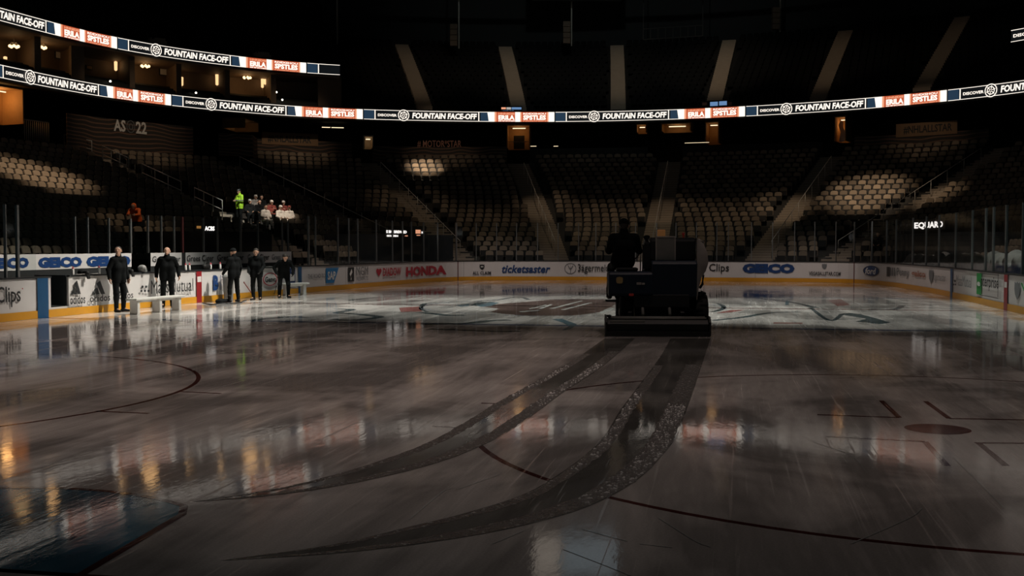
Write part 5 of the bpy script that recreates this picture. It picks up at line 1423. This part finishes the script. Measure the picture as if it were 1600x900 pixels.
q = MB(); q.tube([(.80,-.90,1.55), (.80,-1.0,1.60), (.80,-1.0,1.95), (.80,-.90,2.0)], .018, 8); part(q, 'grab_handle', M_zamwhite, 0, True)
DRV = dict(SIT); DRV.update(sh=((-.22,-.05,.95),(.22,-.05,.95)), neck=(0,-.05,1.03), wr=((-.08,.42,.80),(.24,.34,.72)), el=((-.28,.10,.70),(.29,.06,.70)), kn=((-.22,.38,.40),(-.02,.38,.40)), an=((-.26,.44,-.125),(-.10,.50,-.125)), toe=((-.28,.60,-.195),(-.11,.66,-.195)), hip=((-.12,-.02,.47),(.08,-.02,.47)), face=(.1,1,0), head=(0,-.01,1.165))
zm = ZAM.matrix_basis if False else Matrix.Translation((zr[0], zr[1], 0)) @ Matrix.Rotation(math.radians(8), 4, 'Z')
dp = zm @ Vector((1.02, .66, .96))
person('person', 'driver in dark jacket sitting high at the left rear of the machine, seen from behind', tuple(dp), math.radians(8)-PI/2, DRV, M_black, hair=M_hair, hat=(M_black, False), scale=1.13)

# covers heaped behind the right boards
for x0, x1, hgt, lab in ((1422, 1465, .34, 'low pale rumpled cover behind the right boards, furthest'), (1468, 1540, .48, 'long pale rumpled cover behind the right boards, middle'), (1556, 1640, .62, 'pale rumpled cover behind the right boards, nearest')):
    P = BOARD.off(-.75); s0, s1 = P.px(x0, 1.), P.px(x1, 1.); q = []
    o_ = P.at((s0+s1)/2)
    for u in np.arange(s0+.2, s1-.1, .32):
        w = P.at(u)-o_; r = .30*(1+.4*random.random()); q.append(((w[0], w[1], 1.0), (w[0]+random.uniform(-.2,.2), w[1]+random.uniform(-.1,.1), 1.0+hgt*random.uniform(.4,.8)), r, r*.7, .15))
    e = sdf_mesh(q, 'cloth_cover', M_cloth, None, .05, clips=[((0,0,.98),(0,0,-1))]); e.location = (o_[0], o_[1], 0); tag(e, lab, 'cover')
    q = MB(); P.wall(q, s0, s1, 0, .98, .3, -.35); struct(q.build('wall_counter', M_dark))

# ------------------------------------------------------------------ seats as objects: the largest in view one by one, the rest as one mass
bpy.context.view_layer.update()
dg = bpy.context.evaluated_depsgraph_get()
def seen(p):
    d = Vector(p)-Vector(C); L = d.length
    hit = SC.ray_cast(dg, Vector(C), d.normalized(), distance=L-.35)
    return not hit[0]
near, rest = [], []
seats = [s for s in seats if not any(abs(s[0]-p[0])+abs(s[1]-p[1]) < 1.3 and math.hypot(s[0]+.15*math.cos(s[3])-p[0], s[1]+.15*math.sin(s[3])-p[1]) < .62 for p in PEOPLE)]
cand = sorted([s for s in seats if 4 < s[6] < 1596 and s[7] > 0], key=lambda s: s[8])
for s in cand:
    if len(near) < 300 and s[3] is not None:
        q = (s[0]+.22*math.cos(s[3]), s[1]+.22*math.sin(s[3]), s[2]+.72)
        if seen(q): near.append(s)
nset = set(id(s) for s in near)
rest = [s for s in seats if id(s) not in nset]
sm = SG.build('stadium_seat', [M_tan, M_seatframe], smooth=False)
ORD = ['front','second','third','fourth','fifth','sixth','seventh','eighth','ninth','tenth','eleventh','twelfth','thirteenth','fourteenth','fifteenth','sixteenth','seventeenth','eighteenth','nineteenth','twentieth','twenty-first','twenty-second']
for k, s in enumerate(near):
    o = sm if k == 0 else sm.copy()
    if k: COL.objects.link(o)
    o.location = s[:3]; o.rotation_euler = (0, 0, s[3])
    if s[5] > 0:
        sec = 'left stand, left of the stepped handrails' if s[5] > ai_theta(A_bench, s[4]) else ('left stand, right of the stepped handrails' if s[5] > ai_theta(A_cor_l, s[4]) else 'left corner stand')
    else: sec = 'dark right side stand' if s[5] < ai_theta(A_cor_r, s[4]) else 'right corner stand'
    tag(o, 'tan tip-up seat in the %s row of the %s' % (ORD[s[4]], sec), 'seat', 'seats in the %s row, %s' % (ORD[s[4]], sec))
def mass(name, items, geo, mats, label):
    gv = np.array(geo.v); gf = geo.f; nv = len(gv); V = np.empty((len(items)*nv, 3)); 
    for k, s in enumerate(items):
        ca, sa_ = math.cos(s[3]), math.sin(s[3]); w = gv.copy()
        w[:,0], w[:,1] = gv[:,0]*ca-gv[:,1]*sa_+s[0], gv[:,0]*sa_+gv[:,1]*ca+s[1]; w[:,2] += s[2]; V[k*nv:(k+1)*nv] = w
    me = bpy.data.meshes.new(name); F_ = [tuple(k*nv+i for i in f_) for k in range(len(items)) for f_ in gf]
    me.from_pydata(V.tolist(), [], F_)
    for m in mats: me.materials.append(m)
    me.polygons.foreach_set('material_index', geo.m*len(items)); me.update()
    o = bpy.data.objects.new(name, me); COL.objects.link(o); tag(o, label, 'seats', kind='stuff'); return o
mass('stadium_seats', rest, SGL, [M_tan, M_seatframe], 'rows of tan tip-up seats filling the lower bowl beyond the nearest ones')
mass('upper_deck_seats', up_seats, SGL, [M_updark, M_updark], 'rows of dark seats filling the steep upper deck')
print('seats', len(near), len(rest), len(up_seats))
build_glass()

# ------------------------------------------------------------------ lights of the hall, with added fill spots
def spot(loc, target, energy, ang, blend=.5, col=(1., .93, .84), r=.25):
    l = bpy.data.lights.new('roof_or_fill_spot', 'SPOT'); l.energy = energy; l.spot_size = math.radians(ang); l.spot_blend = blend; l.color = col; l.shadow_soft_size = r
    o = bpy.data.objects.new('roof_or_fill_spot', l); COL.objects.link(o); o.location = loc
    o.rotation_euler = (Vector(target)-Vector(loc)).to_track_quat('-Z', 'Y').to_euler(); return o
WARM = (1., .76, .53)
# neutral zone and bench
for y in (-8, 0, 8):
    spot((1, y, 23), (1, y*1.05, 0), 11500, 43, .5, (.97, 1., .92))
spot((9, 3, 23), (10.5, 11.9, .6), 4500, 18, 1., (1., .88, .80))  # added fill spot for a dark stretch of the left boards
spot((2, -4, 23), (-2, 12.6, .6), 36000, 30, .8, (1., .93, .82))
# weak wash over the near and far ice
for y in (-6, 6):
    spot((-13.5, y, 23), (-16.5, y+.5, 0), 3900 if y > 0 else 2500, 58, .8, (1., .77, .68), 1.)
    spot((18, y*.8, 23), (17.5, y*.8, 0), 1800, 42, .8, (1., .78, .70), 1.)
# far boards
for y in (-8, 0, 8):
    spot((8, y*.7, 23), (26, y, .5), 8200, 21, 1., (1., .84, .76))
spot((4, 4, 23), (17, 11.4, .5), 7000, 26, 1., (1., .84, .76)); spot((4, -4, 23), (14, -12.2, .5), 7000, 34, 1., (1., .84, .76))
spot((-14, 0, 23), (-12, 13, .6), 3800, 26, 1., (1., .84, .76))
def seat_spot(px, py, e, ang, blend=1., col=WARM, dx=0, p=None):
    if p is None:
        i, t = row_hit(px, py); r = float(r_row(t, i+.5)); p = P3(t, r, ZR[i]+.6)
    k = .45; return spot((p[0]*k+dx, p[1]*k, 23), p, e, ang, blend, col)
seat_spot(664, 274, 70000, 6.2)
seat_spot(60, 292, 25000, 15)
seat_spot(1352, 318, 26000, 13)
seat_spot(930, 368, 4200, 20)
seat_spot(1110, 368, 3600, 20)
seat_spot(850, 335, 4500, 10)
seat_spot(740, 370, 2000, 18)
seat_spot(1222, 335, 7500, 11)
seat_spot(1465, 315, 10000, 8)
seat_spot(640, 330, 2400, 14)
seat_spot(1032, 340, 3600, 10)
p = PEOPLE[5]; seat_spot(0, 0, 26000, 5., .6, (1., 1., .88), p=(p[0], p[1], p[2]+1.2))
p = np.mean([q for q in PEOPLE[7:16]], 0); seat_spot(0, 0, 26000, 8.5, .9, (1., .88, .74), p=(p[0], p[1], p[2]+.8))
p = PEOPLE[6]; seat_spot(0, 0, 4200, 11, 1., p=(p[0], p[1], p[2]+1.))
# added dim fill on the banners, from no seen lamp
for x, y, e, an in ((200, 200, 3400, 22), (452, 215, 3600, 16), (690, 226, 2000, 14), (1448, 202, 1800, 14)):
    t = th_px(r_par, x, 8.6); q = P3(t, float(r_par(t)), 8.6); spot((q[0]*.5, q[1]*.5, 21), q, e, an, 1., WARM)
spot((18, 2, 23.8), (58, 6, 20.), 2200, 60, 1., (.9, 1., .95), .5)  # added fill spot to bring up the hanging speakers and bowl wall
# upper aisles
for (ta, tb), e in zip(UA, (900, 1100, 900, 1500, 700, 300)):
    q = P3((ta+tb)/2, float(up_r((ta+tb)/2, 7)), 14.5); spot((q[0]*.55, q[1]*.55, 23.5), q, e*1.9, 26, 1., WARM)

w = bpy.data.worlds.new('world'); SC.world = w; w.use_nodes = True
bg = w.node_tree.nodes['Background']; bg.inputs['Color'].default_value = (.35, .75, .85, 1); bg.inputs['Strength'].default_value = .013

SC.view_settings.view_transform = 'Standard'; SC.view_settings.look = 'None'
SC.view_settings.exposure = 0.; SC.view_settings.gamma = 1.; SC.view_settings.use_curve_mapping = False
SC.cycles.use_denoising = True
SC.cycles.max_bounces = 6; SC.cycles.transparent_max_bounces = 24
SC.cycles.sample_clamp_indirect = 4.
